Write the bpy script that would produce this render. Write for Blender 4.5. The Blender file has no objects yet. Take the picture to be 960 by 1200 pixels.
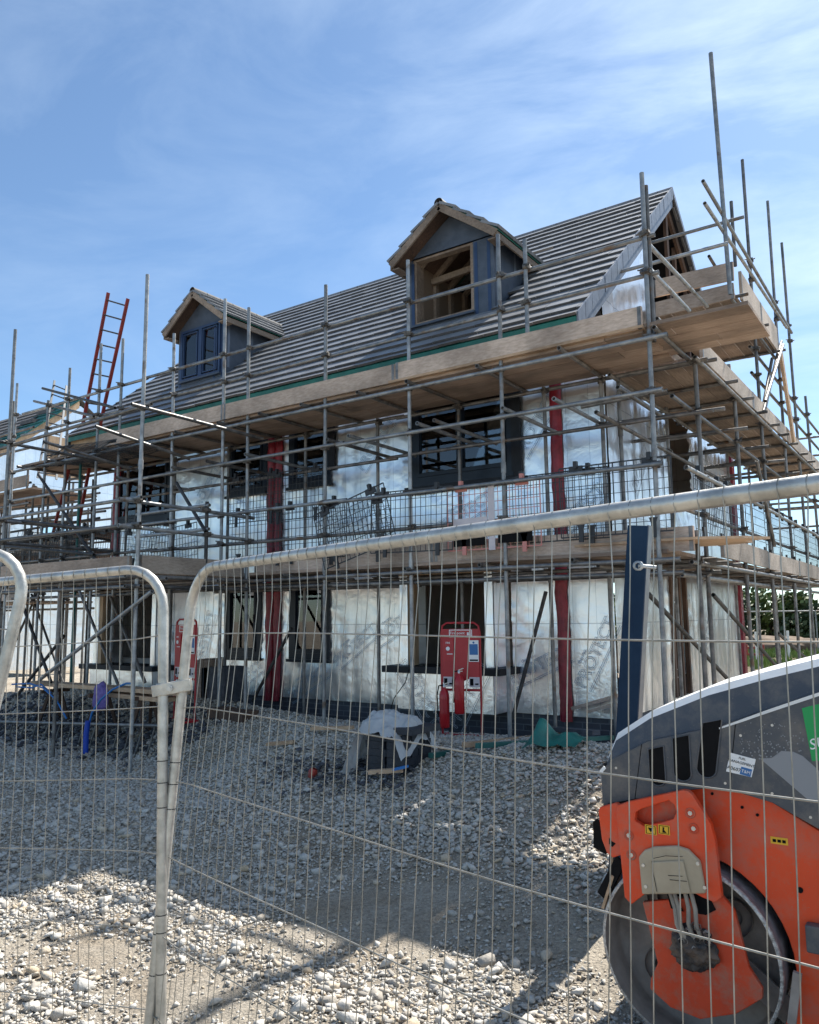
import bpy, bmesh, math, random
import numpy as np
from mathutils import Vector, Matrix, noise
random.seed(7); RNG=np.random.default_rng(7)
scene=bpy.context.scene
COL=bpy.data.collections.new('site'); scene.collection.children.link(COL)
R=math.radians

# ------------------------------------------------------------------ camera
F,PITCH,ROLL,YAW,EYE=920.2,7.622,-0.6227,34.768,1.65
def cam_axes():
    p,r,a=R(PITCH),R(ROLL),R(YAW)
    fw=Vector((-math.sin(a)*math.cos(p),math.cos(a)*math.cos(p),math.sin(p)))
    rt=Vector((math.cos(a),math.sin(a),0)); up=rt.cross(fw)
    r2=math.cos(r)*rt+math.sin(r)*up; u2=-math.sin(r)*rt+math.cos(r)*up
    return fw,r2,u2
FW,RT,UP=cam_axes()
def at(x,y,ax,val):
    """point of the place seen at photo pixel x,y on the world plane axis=val"""
    d=FW+(x-480)/F*RT-(y-600)/F*UP
    t=(val-(EYE if ax==2 else 0))/d[ax]
    return Vector((0,0,EYE))+t*d
def at_ground(x,y):
    z=0.
    for _ in range(25):
        p=at(x,y,2,z); z=0.5*z+0.5*gz(p.x,p.y)
    return at(x,y,2,z)
cd=bpy.data.cameras.new('camera'); cam=bpy.data.objects.new('camera',cd); COL.objects.link(cam)
cam.location=(0,0,EYE)
cam.matrix_world=Matrix(((RT.x,UP.x,-FW.x,0),(RT.y,UP.y,-FW.y,0),(RT.z,UP.z,-FW.z,EYE),(0,0,0,1)))
cd.sensor_fit='HORIZONTAL'; cd.sensor_width=36; cd.lens=36*F/960; cd.clip_start=0.05; cd.clip_end=2000
scene.camera=cam
scene.render.resolution_x=819; scene.render.resolution_y=1024

# ------------------------------------------------------------------ ground shape
def sst(a,b,x):
    t=min(1,max(0,(x-a)/(b-a))); return t*t*(3-2*t)
def gz(x,y):
    Lf=sst(5.2,7.6,-x)
    z=-0.12+0.42*sst(3.4+2.9*Lf,7.2+.5*Lf,y)-0.17*sst(7.9,8.8,y)
    z-=0.10*sst(9.5,22,y)
    n=noise.noise(Vector((x*0.55,y*0.55,0.3)))*0.05+noise.noise(Vector((x*1.7,y*1.7,2)))*0.025
    z+=n*(1 if y<8 else .6)
    z+=0.26*math.exp(-((x+2.6)**2/1.5+(y-6.5)**2/.5))      # gravel ridge
    z+=0.10*math.exp(-((x+5.6)**2/2.5+(y-6.9)**2/.4))
    z+=0.30*math.exp(-((x+11)**2/7+(y-8.1)**2/.25))
    z+=0.07*math.exp(-((x+2.3)**2/.5+(y-2.75)**2/.12))
    return z

# ------------------------------------------------------------------ helpers
class MB:
    def __init__(s): s.v=[];s.f=[];s.sm=[]
    def add(s,vs,fs,smooth=False):
        o=len(s.v); s.v+= [Vector(v) for v in vs]; s.f+=[tuple(i+o for i in f) for f in fs]; s.sm+=[smooth]*len(fs); return s
    def box(s,a,b):
        x0,y0,z0=[min(a[i],b[i]) for i in range(3)]; x1,y1,z1=[max(a[i],b[i]) for i in range(3)]
        return s.add([(x0,y0,z0),(x1,y0,z0),(x1,y1,z0),(x0,y1,z0),(x0,y0,z1),(x1,y0,z1),(x1,y1,z1),(x0,y1,z1)],
          [(3,2,1,0),(4,5,6,7),(0,1,5,4),(1,2,6,5),(2,3,7,6),(3,0,4,7)])
    def bar(s,p,q,w,h,up=(0,0,1),roll=0):
        """rectangular bar from p to q, width w (sideways) and height h"""
        p=Vector(p);q=Vector(q);d=(q-p).normalized();u=Vector(up)
        sd=d.cross(u)
        if sd.length<1e-4: sd=d.cross(Vector((1,0,0)))
        sd.normalize();u=sd.cross(d).normalized()
        if roll: m=Matrix.Rotation(roll,3,d); sd=m@sd;u=m@u
        vs=[p+a*sd*w/2+b*u*h/2 for a,b in((-1,-1),(1,-1),(1,1),(-1,1))]+[q+a*sd*w/2+b*u*h/2 for a,b in((-1,-1),(1,-1),(1,1),(-1,1))]
        return s.add(vs,[(0,1,2,3),(7,6,5,4),(0,4,5,1),(1,5,6,2),(2,6,7,3),(3,7,4,0)])
    def tube(s,p,q,r,n=10,hollow=False,r2=None):
        p=Vector(p);q=Vector(q);d=(q-p).normalized();r2=r if r2 is None else r2
        a=d.orthogonal().normalized();b=d.cross(a)
        o=[math.cos(2*math.pi*i/n)*a+math.sin(2*math.pi*i/n)*b for i in range(n)]
        s.add([p+v*r for v in o]+[q+v*r2 for v in o],[(i,(i+1)%n,n+(i+1)%n,n+i) for i in range(n)],True)
        k=len(s.v)
        if hollow:
            for c,rr,sg in((p,r,1),(q,r2,-1)):
                vs=[c+v*rr for v in o]+[c+v*rr*.8 for v in o]+[c+v*rr*.8+d*sg*.06 for v in o]
                fs=[(i,n+i,n+(i+1)%n,(i+1)%n) for i in range(n)]+[(n+i,2*n+i,2*n+(i+1)%n,n+(i+1)%n) for i in range(n)]+[tuple(2*n+i for i in range(n))]
                if sg<0: fs=[tuple(reversed(f)) for f in fs]
                s.add(vs,fs)
        else:
            s.add([p+v*r for v in o],[tuple(range(n-1,-1,-1))]); s.add([q+v*r2 for v in o],[tuple(range(n))])
        return s
    def path(s,pts,r,n=8):
        pts=[Vector(p) for p in pts];rings=[];a=None
        for i,p in enumerate(pts):
            d=((pts[min(i+1,len(pts)-1)]-pts[max(i-1,0)])).normalized()
            a=d.orthogonal().normalized() if a is None else (a-d*a.dot(d)).normalized()
            b=d.cross(a); rr=r[i] if isinstance(r,(list,tuple)) else r
            rings.append([p+(math.cos(2*math.pi*k/n)*a+math.sin(2*math.pi*k/n)*b)*rr for k in range(n)])
        vs=[v for g in rings for v in g];m=len(pts)
        fs=[(i*n+k,i*n+(k+1)%n,(i+1)*n+(k+1)%n,(i+1)*n+k) for i in range(m-1) for k in range(n)]
        s.add(vs,fs,True); s.add(rings[0],[tuple(range(n-1,-1,-1))]); s.add(rings[-1],[tuple(range(n))]); return s
    def prism(s,poly,y0,y1,ax=1):
        """polygon given as (x,z) extruded along y (ax=1) or (y,z) along x (ax=0)"""
        mk=(lambda p,t:(p[0],t,p[1])) if ax==1 else ((lambda p,t:(t,p[0],p[1])) if ax==0 else (lambda p,t:(p[0],p[1],t)))
        n=len(poly); vs=[mk(p,y0) for p in poly]+[mk(p,y1) for p in poly]
        return s.add(vs,[tuple(range(n)),tuple(range(2*n-1,n-1,-1))]+[((i+1)%n,i,n+i,n+(i+1)%n) for i in range(n)])
    def lathe(s,c,prof,n=20,axis=(0,0,1)):
        d=Vector(axis).normalized();a=d.orthogonal().normalized();b=d.cross(a);c=Vector(c)
        vs=[];m=len(prof)
        for h,r in prof: vs+=[c+d*h+(math.cos(2*math.pi*k/n)*a+math.sin(2*math.pi*k/n)*b)*r for k in range(n)]
        return s.add(vs,[(i*n+k,i*n+(k+1)%n,(i+1)*n+(k+1)%n,(i+1)*n+k) for i in range(m-1) for k in range(n)],True)
    def build(s,name,mat,parent=None,bevel=0,fixn=True):
        o=Vector((0,0,0)); r=parent
        while r is not None: o+=Vector(r.location); r=r.parent
        me=bpy.data.meshes.new(name); me.from_pydata([tuple(v-o) for v in s.v],[],s.f)
        me.polygons.foreach_set('use_smooth',s.sm)
        me.materials.append(mat)
        if fixn and len(s.f)<60000:
            bm=bmesh.new();bm.from_mesh(me);bmesh.ops.recalc_face_normals(bm,faces=bm.faces);bm.to_mesh(me);bm.free()
        ob=bpy.data.objects.new(name,me);COL.objects.link(ob)
        if parent is not None: ob.parent=parent
        if bevel:
            m=ob.modifiers.new('bevel','BEVEL');m.width=bevel;m.segments=2;m.limit_method='ANGLE';m.angle_limit=R(40)
        return ob
def tag(o,label=None,cat=None,group=None,kind=None):
    if label:o['label']=label
    if cat:o['category']=cat
    if group:o['group']=group
    if kind:o['kind']=kind
    return o
def thing(name,loc,label,cat,group=None):
    o=bpy.data.objects.new(name,None);COL.objects.link(o);o.location=loc;o.empty_display_size=.2
    return tag(o,label,cat,group)
def copy_tree(o,parent=None):
    c=o.copy();COL.objects.link(c);c.parent=parent
    for ch in [k for k in COL.objects if k.parent==o]: copy_tree(ch,c)
    return c
def text_geo(mb,body,size,M,outline=0,extrude=.0008):
    cu=bpy.data.curves.new('t','FONT');cu.body=body;cu.size=size;cu.align_x='CENTER';cu.align_y='CENTER';cu.resolution_u=3
    if outline: cu.fill_mode='NONE' if hasattr(cu,'fill_mode') else cu.fill_mode; cu.bevel_depth=outline;cu.bevel_resolution=0
    else: cu.extrude=extrude
    ob=bpy.data.objects.new('t',cu);scene.collection.objects.link(ob)
    dg=bpy.context.evaluated_depsgraph_get();me=bpy.data.meshes.new_from_object(ob.evaluated_get(dg))
    mb.add([M@v.co for v in me.vertices],[tuple(p.vertices) for p in me.polygons])
    bpy.data.objects.remove(ob);bpy.data.meshes.remove(me);bpy.data.curves.remove(cu)
def frameM(o,x,y):
    x=Vector(x).normalized();y=Vector(y).normalized();z=x.cross(y)
    return Matrix(((x.x,y.x,z.x,o[0]),(x.y,y.y,z.y,o[1]),(x.z,y.z,z.z,o[2]),(0,0,0,1)))

# ------------------------------------------------------------------ materials
def mat(name,col,rough=.6,metal=0,var=.0,scale=6,bump=0,bscale=40,col2=None,stretch=(1,1,1),detail=6,spec=None,lo=.35,hi=.65,extra=None):
    m=bpy.data.materials.new(name);m.use_nodes=True;nt=m.node_tree;b=nt.nodes['Principled BSDF'];N=nt.nodes.new;L=nt.links.new
    b.inputs['Base Color'].default_value=(*col,1);b.inputs['Roughness'].default_value=rough;b.inputs['Metallic'].default_value=metal
    if spec is not None:b.inputs['Specular IOR Level'].default_value=spec
    tc=N('ShaderNodeTexCoord');mp=N('ShaderNodeMapping');mp.inputs['Scale'].default_value=stretch;L(tc.outputs['Object'],mp.inputs[0])
    if var or col2:
        n=N('ShaderNodeTexNoise');n.inputs['Scale'].default_value=scale;n.inputs['Detail'].default_value=detail;n.inputs['Roughness'].default_value=.62;L(mp.outputs[0],n.inputs[0])
        r=N('ShaderNodeValToRGB');L(n.outputs[0],r.inputs[0])
        c2=col2 or tuple(min(1,c*(1+var)) for c in col);c1=col if col2 else tuple(c*(1-var) for c in col)
        r.color_ramp.elements[0].position=lo;r.color_ramp.elements[1].position=hi
        r.color_ramp.elements[0].color=(*c1,1);r.color_ramp.elements[1].color=(*c2,1);L(r.outputs[0],b.inputs['Base Color'])
    if bump:
        n2=N('ShaderNodeTexNoise');n2.inputs['Scale'].default_value=bscale;n2.inputs['Detail'].default_value=5;L(mp.outputs[0],n2.inputs[0])
        bp=N('ShaderNodeBump');bp.inputs['Strength'].default_value=bump;bp.inputs['Distance'].default_value=.01;L(n2.outputs[0],bp.inputs['Height']);L(bp.outputs[0],b.inputs['Normal'])
    if extra: extra(m,nt,b,mp)
    return m
M={}
def galv_extra(m,nt,b,mp):
    N=nt.nodes.new;L=nt.links.new
    n=N('ShaderNodeTexNoise');n.inputs['Scale'].default_value=3.5;n.inputs['Detail'].default_value=6;L(mp.outputs[0],n.inputs[0])
    r=N('ShaderNodeMapRange');r.inputs[1].default_value=.3;r.inputs[2].default_value=.7;r.inputs[3].default_value=.38;r.inputs[4].default_value=.62;L(n.outputs[0],r.inputs[0]);L(r.outputs[0],b.inputs['Roughness'])
    src=b.inputs['Base Color'].links[0].from_socket
    o=N('ShaderNodeObjectInfo');r2=N('ShaderNodeMapRange');r2.inputs[3].default_value=.7;r2.inputs[4].default_value=1.2;L(o.outputs['Random'],r2.inputs[0])
    mx=N('ShaderNodeMix');mx.data_type='RGBA';mx.blend_type='MULTIPLY';mx.inputs[0].default_value=1;L(src,mx.inputs[6]);L(r2.outputs[0],mx.inputs[7])
    n2=N('ShaderNodeTexNoise');n2.inputs['Scale'].default_value=5;n2.inputs['Detail'].default_value=8;L(mp.outputs[0],n2.inputs[0]);r3=N('ShaderNodeMapRange');r3.inputs[1].default_value=.60;r3.inputs[2].default_value=.70;r3.inputs[4].default_value=.8;L(n2.outputs[0],r3.inputs[0])
    m3=N('ShaderNodeMix');m3.data_type='RGBA';L(r3.outputs[0],m3.inputs[0]);L(mx.outputs[2],m3.inputs[6]);m3.inputs[7].default_value=(.16,.10,.06,1);L(m3.outputs[2],b.inputs['Base Color'])
M['galv']=mat('galvanised_tube',(.20,.215,.23),.5,.6,col2=(.38,.39,.39),scale=9,bump=.12,bscale=60,extra=galv_extra)
M['galv_old']=mat('weathered_tube',(.10,.10,.10),.6,.6,col2=(.26,.25,.24),scale=7,bump=.2,bscale=50,extra=galv_extra)
M['dark_steel']=mat('dark_steel',(.03,.032,.036),.6,.5,col2=(.09,.085,.08),scale=12,bump=.2)
M['coupler']=mat('coupler_steel',(.06,.06,.06),.6,.7,col2=(.2,.18,.16),scale=30,bump=.3)
M['fence']=mat('fence_galvanised',(.38,.37,.34),.42,.7,col2=(.62,.60,.55),scale=14,bump=.15,bscale=90)
M['wire']=mat('fence_wire',(.26,.25,.22),.45,.7,col2=(.42,.40,.36),scale=20)
def vary(nt,b,lo,hi,island=False):
    N=nt.nodes.new;L=nt.links.new
    src=b.inputs['Base Color'].links[0].from_socket
    g=N('ShaderNodeNewGeometry' if island else 'ShaderNodeObjectInfo');r=N('ShaderNodeMapRange');r.inputs[3].default_value=lo;r.inputs[4].default_value=hi;L(g.outputs['Random Per Island' if island else 'Random'],r.inputs[0])
    mx=N('ShaderNodeMix');mx.data_type='RGBA';mx.blend_type='MULTIPLY';mx.inputs[0].default_value=1;L(src,mx.inputs[6]);L(r.outputs[0],mx.inputs[7]);L(mx.outputs[2],b.inputs['Base Color'])
def tile_extra(m,nt,b,mp): vary(nt,b,.84,1.12,True)
def wood_extra(m,nt,b,mp):
    vary(nt,b,.72,1.22)
    N=nt.nodes.new;L=nt.links.new
    src=b.inputs['Base Color'].links[0].from_socket
    n=N('ShaderNodeTexNoise');n.inputs['Scale'].default_value=1.6;n.inputs['Detail'].default_value=8;tc=N('ShaderNodeTexCoord');L(tc.outputs['Object'],n.inputs[0])
    r=N('ShaderNodeMapRange');r.inputs[1].default_value=.4;r.inputs[2].default_value=.7;r.inputs[3].default_value=1.15;r.inputs[4].default_value=.55;L(n.outputs[0],r.inputs[0])
    mx=N('ShaderNodeMix');mx.data_type='RGBA';mx.blend_type='MULTIPLY';mx.inputs[0].default_value=1
    L(src,mx.inputs[6]);L(r.outputs[0],mx.inputs[7]);L(mx.outputs[2],b.inputs['Base Color'])
def wood(name,c1,c2,st): return mat(name,c1,.8,0,col2=c2,scale=5,stretch=st,bump=.35,bscale=12,extra=wood_extra,lo=.3,hi=.7)
M['board']=wood('scaffold_board_wood',(.22,.155,.115),(.40,.31,.245),(1,14,14))
M['board_y']=wood('scaffold_board_wood_y',(.20,.14,.10),(.34,.265,.205),(14,1,14))
M['toe']=wood('toe_board_wood',(.33,.255,.20),(.50,.405,.335),(2.5,7,9))
M['toe_y']=wood('toe_board_wood_y',(.32,.26,.21),(.47,.40,.335),(7,2.5,9))
M['fresh']=wood('fresh_timber',(.38,.25,.15),(.56,.40,.27),(2,9,9))
M['barge']=wood('barge_timber',(.19,.14,.105),(.31,.245,.19),(5,5,5))
M['timber']=wood('carcass_timber',(.40,.27,.16),(.58,.42,.28),(6,6,1))
M['darkwood']=wood('dark_timber',(.07,.045,.035),(.15,.09,.06),(8,8,1))
def foil_extra(m,nt,b,mp):
    N=nt.nodes.new;L=nt.links.new
    n=N('ShaderNodeTexNoise');n.inputs['Scale'].default_value=3.2;n.inputs['Detail'].default_value=9;n.inputs['Roughness'].default_value=.6;n.inputs['Distortion'].default_value=.8;L(mp.outputs[0],n.inputs[0])
    v=N('ShaderNodeTexVoronoi');v.feature='DISTANCE_TO_EDGE';v.inputs['Scale'].default_value=5;
    n3=N('ShaderNodeTexNoise');n3.inputs['Scale'].default_value=2.;L(mp.outputs[0],n3.inputs[0]);mx=N('ShaderNodeMix');mx.data_type='VECTOR';mx.inputs[0].default_value=.35;L(mp.outputs[0],mx.inputs[4]);L(n3.outputs['Color'],mx.inputs[5]);L(mx.outputs[1],v.inputs[0])
    src=b.inputs['Base Color'].links[0].from_socket
    sp=N('ShaderNodeSeparateXYZ');L(mp.outputs[0],sp.inputs[0]);ad=N('ShaderNodeMath');ad.operation='ADD';L(sp.outputs[0],ad.inputs[0]);L(sp.outputs[1],ad.inputs[1])
    def line(sock,per,wd):
        a=N('ShaderNodeMath');a.operation='PINGPONG';a.inputs[1].default_value=per/2;L(sock,a.inputs[0]);c=N('ShaderNodeMath');c.operation='LESS_THAN';c.inputs[1].default_value=wd;L(a.outputs[0],c.inputs[0]);return c.outputs[0]
    la=line(ad.outputs[0],.30,.0028);lb=line(sp.outputs[2],1.35,.006);mxx=N('ShaderNodeMath');mxx.operation='MAXIMUM';L(la,mxx.inputs[0]);L(lb,mxx.inputs[1]);sc_=N('ShaderNodeMath');sc_.operation='MULTIPLY';sc_.inputs[1].default_value=.5;L(mxx.outputs[0],sc_.inputs[0])
    mq=N('ShaderNodeMix');mq.data_type='RGBA';L(sc_.outputs[0],mq.inputs[0]);L(src,mq.inputs[6]);mq.inputs[7].default_value=(.18,.22,.28,1);L(mq.outputs[2],b.inputs['Base Color'])
    bp=N('ShaderNodeBump');bp.inputs['Strength'].default_value=.24;bp.inputs['Distance'].default_value=.05;L(n.outputs[0],bp.inputs['Height'])
    bp2=N('ShaderNodeBump');bp2.inputs['Strength'].default_value=.10;bp2.inputs['Distance'].default_value=.03;L(v.outputs[0],bp2.inputs['Height']);L(bp.outputs[0],bp2.inputs['Normal']);L(bp2.outputs[0],b.inputs['Normal'])
M['foil']=mat('foil_membrane',(.80,.82,.85),.29,.92,col2=(.89,.90,.92),scale=2.5,extra=foil_extra)
M['foil_grey']=mat('grey_foil_flashing',(.13,.16,.21),.5,.4,col2=(.20,.235,.29),scale=6,bump=.2,bscale=12)
M['ink']=mat('blue_print',(.24,.36,.50),.6)
M['ink_grey']=mat('grey_print',(.36,.39,.43),.6)
M['red_strip']=mat('red_cavity_barrier',(.17,.010,.022),.38,0,col2=(.33,.025,.045),scale=7,bump=.9,bscale=9)
M['tile']=mat('roof_tile',(.148,.156,.168),.5,0,col2=(.21,.22,.235),scale=3.5,bump=.3,bscale=60,stretch=(1,2,2),extra=tile_extra)
M['tile_edge']=mat('roof_tile_edge',(.06,.062,.068),.8,0,col2=(.10,.10,.105),scale=8,bump=.3)  # darker copy of the tile colour, shade of the front edges painted in
M['lead']=mat('dormer_cladding',(.045,.062,.088),.55,.1,col2=(.08,.10,.135),scale=4,bump=.25,bscale=9)
M['frame']=mat('window_frame_navy',(.006,.011,.020),.35,0,spec=.3,col2=(.010,.017,.030),scale=4)
M['frame_blue']=mat('window_frame_film',(.015,.035,.085),.35,0,col2=(.025,.05,.12),scale=4)
M['membrane']=mat('black_membrane',(.008,.010,.014),.5,0,spec=.25,col2=(.016,.019,.026),scale=4,bump=.5,bscale=8)
M['green']=mat('green_underlay',(.006,.09,.075),.5,0,col2=(.012,.15,.12),scale=6,bump=.4,bscale=10)
M['teal']=mat('teal_tube',(.02,.12,.11),.5,.3)
M['inside']=mat('interior_board',(.30,.27,.24),.85,0,col2=(.36,.33,.30),scale=3)
M['floor_in']=mat('interior_floor',(.2,.15,.11),.8)
def brick_extra(m,nt,b,mp):
    N=nt.nodes.new;L=nt.links.new
    g=N('ShaderNodeNewGeometry');sx=N('ShaderNodeSeparateXYZ');L(g.outputs['Position'],sx.inputs[0]);ad=N('ShaderNodeMath');ad.operation='ADD';L(sx.outputs[0],ad.inputs[0]);L(sx.outputs[1],ad.inputs[1])
    cb=N('ShaderNodeCombineXYZ');L(ad.outputs[0],cb.inputs[0]);L(sx.outputs[2],cb.inputs[1])
    t=N('ShaderNodeTexBrick');t.inputs['Scale'].default_value=1;t.inputs['Brick Width'].default_value=.225;t.inputs['Row Height'].default_value=.075;t.inputs['Mortar Size'].default_value=.007
    t.inputs['Color1'].default_value=(.045,.05,.065,1);t.inputs['Color2'].default_value=(.07,.075,.09,1);t.inputs['Mortar'].default_value=(.13,.14,.155,1);L(cb.outputs[0],t.inputs[0]);L(t.outputs[0],b.inputs['Base Color'])
    bp=N('ShaderNodeBump');bp.inputs['Strength'].default_value=.5;bp.inputs['Distance'].default_value=.006;L(t.outputs[1],bp.inputs['Height']);bp.invert=True;L(bp.outputs[0],b.inputs['Normal'])
M['brick']=mat('blue_brick',(.06,.065,.08),.6,extra=brick_extra)
M['orange']=mat('roller_orange_paint',(.66,.048,.006),.36,0,col2=(.74,.065,.010),scale=3,bump=.05,bscale=20)
def dusty(m,nt,b,mp):
    N=nt.nodes.new;L=nt.links.new
    src=b.inputs['Base Color'].links[0].from_socket
    n=N('ShaderNodeTexNoise');n.inputs['Scale'].default_value=9;n.inputs['Detail'].default_value=10;n.inputs['Roughness'].default_value=.7;L(mp.outputs[0],n.inputs[0])
    r=N('ShaderNodeValToRGB');r.color_ramp.elements[0].position=.46;r.color_ramp.elements[1].position=.74;L(n.outputs[0],r.inputs[0])
    mx=N('ShaderNodeMix');mx.data_type='RGBA';L(r.outputs[0],mx.inputs[0]);L(src,mx.inputs[6]);mx.inputs[7].default_value=(.26,.17,.12,1);L(mx.outputs[2],b.inputs['Base Color'])
    b.inputs['Roughness'].default_value=.6
M['orange_dirty']=mat('dirty_orange_paint',(.52,.045,.010),.5,0,col2=(.62,.06,.012),scale=4,bump=.12,bscale=40,extra=dusty)
def light_dust(m,nt,b,mp):
    N=nt.nodes.new;L=nt.links.new
    src=b.inputs['Base Color'].links[0].from_socket
    n=N('ShaderNodeTexNoise');n.inputs['Scale'].default_value=6;n.inputs['Detail'].default_value=12;n.inputs['Roughness'].default_value=.75;L(mp.outputs[0],n.inputs[0])
    v=N('ShaderNodeTexNoise');v.inputs['Scale'].default_value=120;v.inputs['Detail'].default_value=3;L(mp.outputs[0],v.inputs[0])
    r=N('ShaderNodeMapRange');r.inputs[1].default_value=.46;r.inputs[2].default_value=.75;r.inputs[4].default_value=.6;L(n.outputs[0],r.inputs[0])
    r3=N('ShaderNodeMapRange');r3.inputs[1].default_value=.66;r3.inputs[2].default_value=.74;r3.inputs[4].default_value=.5;L(v.outputs[0],r3.inputs[0])
    ad=N('ShaderNodeMath');ad.operation='MAXIMUM';L(r.outputs[0],ad.inputs[0]);L(r3.outputs[0],ad.inputs[1])
    mx=N('ShaderNodeMix');mx.data_type='RGBA';L(ad.outputs[0],mx.inputs[0]);L(src,mx.inputs[6]);mx.inputs[7].default_value=(.24,.20,.16,1);L(mx.outputs[2],b.inputs['Base Color'])
    rr=N('ShaderNodeMapRange');rr.inputs[3].default_value=.3;rr.inputs[4].default_value=.8;L(n.outputs[0],rr.inputs[0]);L(rr.outputs[0],b.inputs['Roughness'])
M['orange']=mat('roller_orange_paint',(.70,.056,.006),.36,0,col2=(.77,.072,.009),scale=3,bump=.08,bscale=14,extra=light_dust)
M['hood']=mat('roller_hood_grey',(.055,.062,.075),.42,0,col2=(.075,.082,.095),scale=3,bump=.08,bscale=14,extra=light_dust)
M['hood_top']=mat('roller_hood_sunlit',(.66,.66,.65),.5,0,col2=(.76,.76,.75),scale=4,bump=.05)  # hood grey where the sun strikes it, sunlight put into the colour
M['decal']=mat('grey_decal',(.24,.25,.27),.45)
M['white']=mat('white_decal',(.78,.78,.78),.5)
M['green_decal']=mat('green_decal',(.0,.30,.075),.45)
M['black']=mat('black_rubber',(.006,.006,.007),.8,0,var=.3,scale=9,spec=.15)
M['beige']=mat('beige_cover',(.36,.29,.20),.6,0,col2=(.46,.38,.27),scale=5,bump=.15,bscale=25)
M['hose']=mat('dusty_hose',(.22,.19,.16),.7,0,col2=(.34,.30,.25),scale=10,bump=.3)
M['mud']=mat('greasy_mud',(.02,.02,.022),.65,0,col2=(.15,.10,.07),scale=11,bump=1,bscale=22,lo=.45,hi=.72)
M['yellow']=mat('yellow_sticker',(.75,.42,.02),.5)
M['drum']=mat('drum_steel',(.17,.155,.17),.5,.4,col2=(.34,.32,.33),scale=16,bump=.35,bscale=50)
M['drum_in']=mat('drum_inside',(.20,.165,.145),.85,0,col2=(.36,.31,.27),scale=5,bump=.4,bscale=20)
M['rim']=mat('worn_rim',(.22,.20,.19),.5,.5,col2=(.62,.60,.57),scale=40,bump=.8,bscale=70)
M['bolt']=mat('steel_bolt',(.5,.5,.5),.35,.9)
M['red']=mat('fire_red_paint',(.34,.012,.018),.45,0,col2=(.42,.02,.028),scale=3,bump=.05)
M['ext_red']=mat('extinguisher_red',(.38,.01,.016),.3)
M['blue_sign']=mat('blue_sign',(.03,.14,.36),.5)
M['navy']=mat('navy_steel_paint',(.006,.022,.05),.7,0,spec=.2,col2=(.012,.034,.07),scale=4,bump=.08,bscale=30)
M['navy_light']=mat('lit_navy_edge',(.16,.18,.20),.5,.5,col2=(.28,.28,.28),scale=8)  # lit edge of the navy post, its light painted as a paler colour
M['pipe_blue']=mat('blue_pipe',(.01,.06,.42),.45)
M['rope_blue']=mat('blue_rope',(.02,.16,.45),.6)
M['purple']=mat('purple_rope',(.10,.07,.26),.7,0,col2=(.19,.14,.40),scale=20,bump=.8)
M['ladder_red']=mat('ladder_red',(.34,.035,.022),.5,0,col2=(.17,.03,.025),scale=6)
M['alu']=mat('ladder_aluminium',(.12,.13,.14),.6,.3)
M['guard']=mat('brick_guard_black',(.02,.022,.026),.5)
M['guard_pink']=mat('brick_guard_salmon',(.55,.22,.19),.6)
M['pale_sign']=mat('faded_sign',(.60,.55,.56),.6,0,col2=(.5,.47,.5),scale=8)
M['plastic']=mat('polythene_sheet',(.45,.47,.48),.35,0,col2=(.6,.62,.63),scale=3,bump=.6,bscale=6)
M['plastic'].node_tree.nodes['Principled BSDF'].inputs['Alpha'].default_value=.72
M['dark_brick']=mat('dark_brick',(.010,.014,.022),.6,0,col2=(.022,.028,.04),scale=9,bump=.3)
M['slate']=mat('slate_rubble',(.03,.034,.045),.6,0,col2=(.07,.075,.09),scale=9,bump=.4)
M['leaf']=mat('hedge_leaf',(.055,.085,.02),.6,0,col2=(.13,.17,.04),scale=1.2)
M['leaf2']=mat('bush_leaf',(.03,.05,.02),.6,0,col2=(.055,.085,.03),scale=1.2)
M['trunk']=mat('bark',(.10,.075,.055),.9,0,var=.3,bump=.6)
M['earth']=mat('earth_heap',(.085,.055,.035),.95,0,col2=(.17,.12,.08),scale=3,bump=.8,bscale=8)
M['grass']=mat('grass_blade',(.10,.17,.03),.7,0,col2=(.18,.24,.05),scale=3)
# stones: colour per stone
def stone_extra(m,nt,b,mp):
    N=nt.nodes.new;L=nt.links.new
    g=N('ShaderNodeNewGeometry');r=N('ShaderNodeValToRGB');L(g.outputs['Random Per Island'],r.inputs[0]);e=r.color_ramp.elements
    e[0].color=(.28,.255,.22,1);e[1].color=(.58,.555,.505,1);e[1].position=1
    for p,c in((.15,(.39,.365,.325,1)),(.5,(.49,.465,.42,1)),(.75,(.42,.405,.375,1)),(.93,(.46,.37,.26,1))):
        k=e.new(p);k.color=c
    n=N('ShaderNodeTexNoise');n.inputs['Scale'].default_value=45;n.inputs['Detail'].default_value=4;L(mp.outputs[0],n.inputs[0])
    mr=N('ShaderNodeMapRange');mr.inputs[3].default_value=.78;mr.inputs[4].default_value=1.18;L(n.outputs[0],mr.inputs[0])
    mx=N('ShaderNodeMix');mx.data_type='RGBA';mx.blend_type='MULTIPLY';mx.inputs[0].default_value=1;L(r.outputs[0],mx.inputs[6]);L(mr.outputs[0],mx.inputs[7]);L(mx.outputs[2],b.inputs['Base Color'])
M['stone']=mat('limestone',(.4,.37,.33),.9,0,bump=.5,bscale=70,extra=stone_extra)
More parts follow.
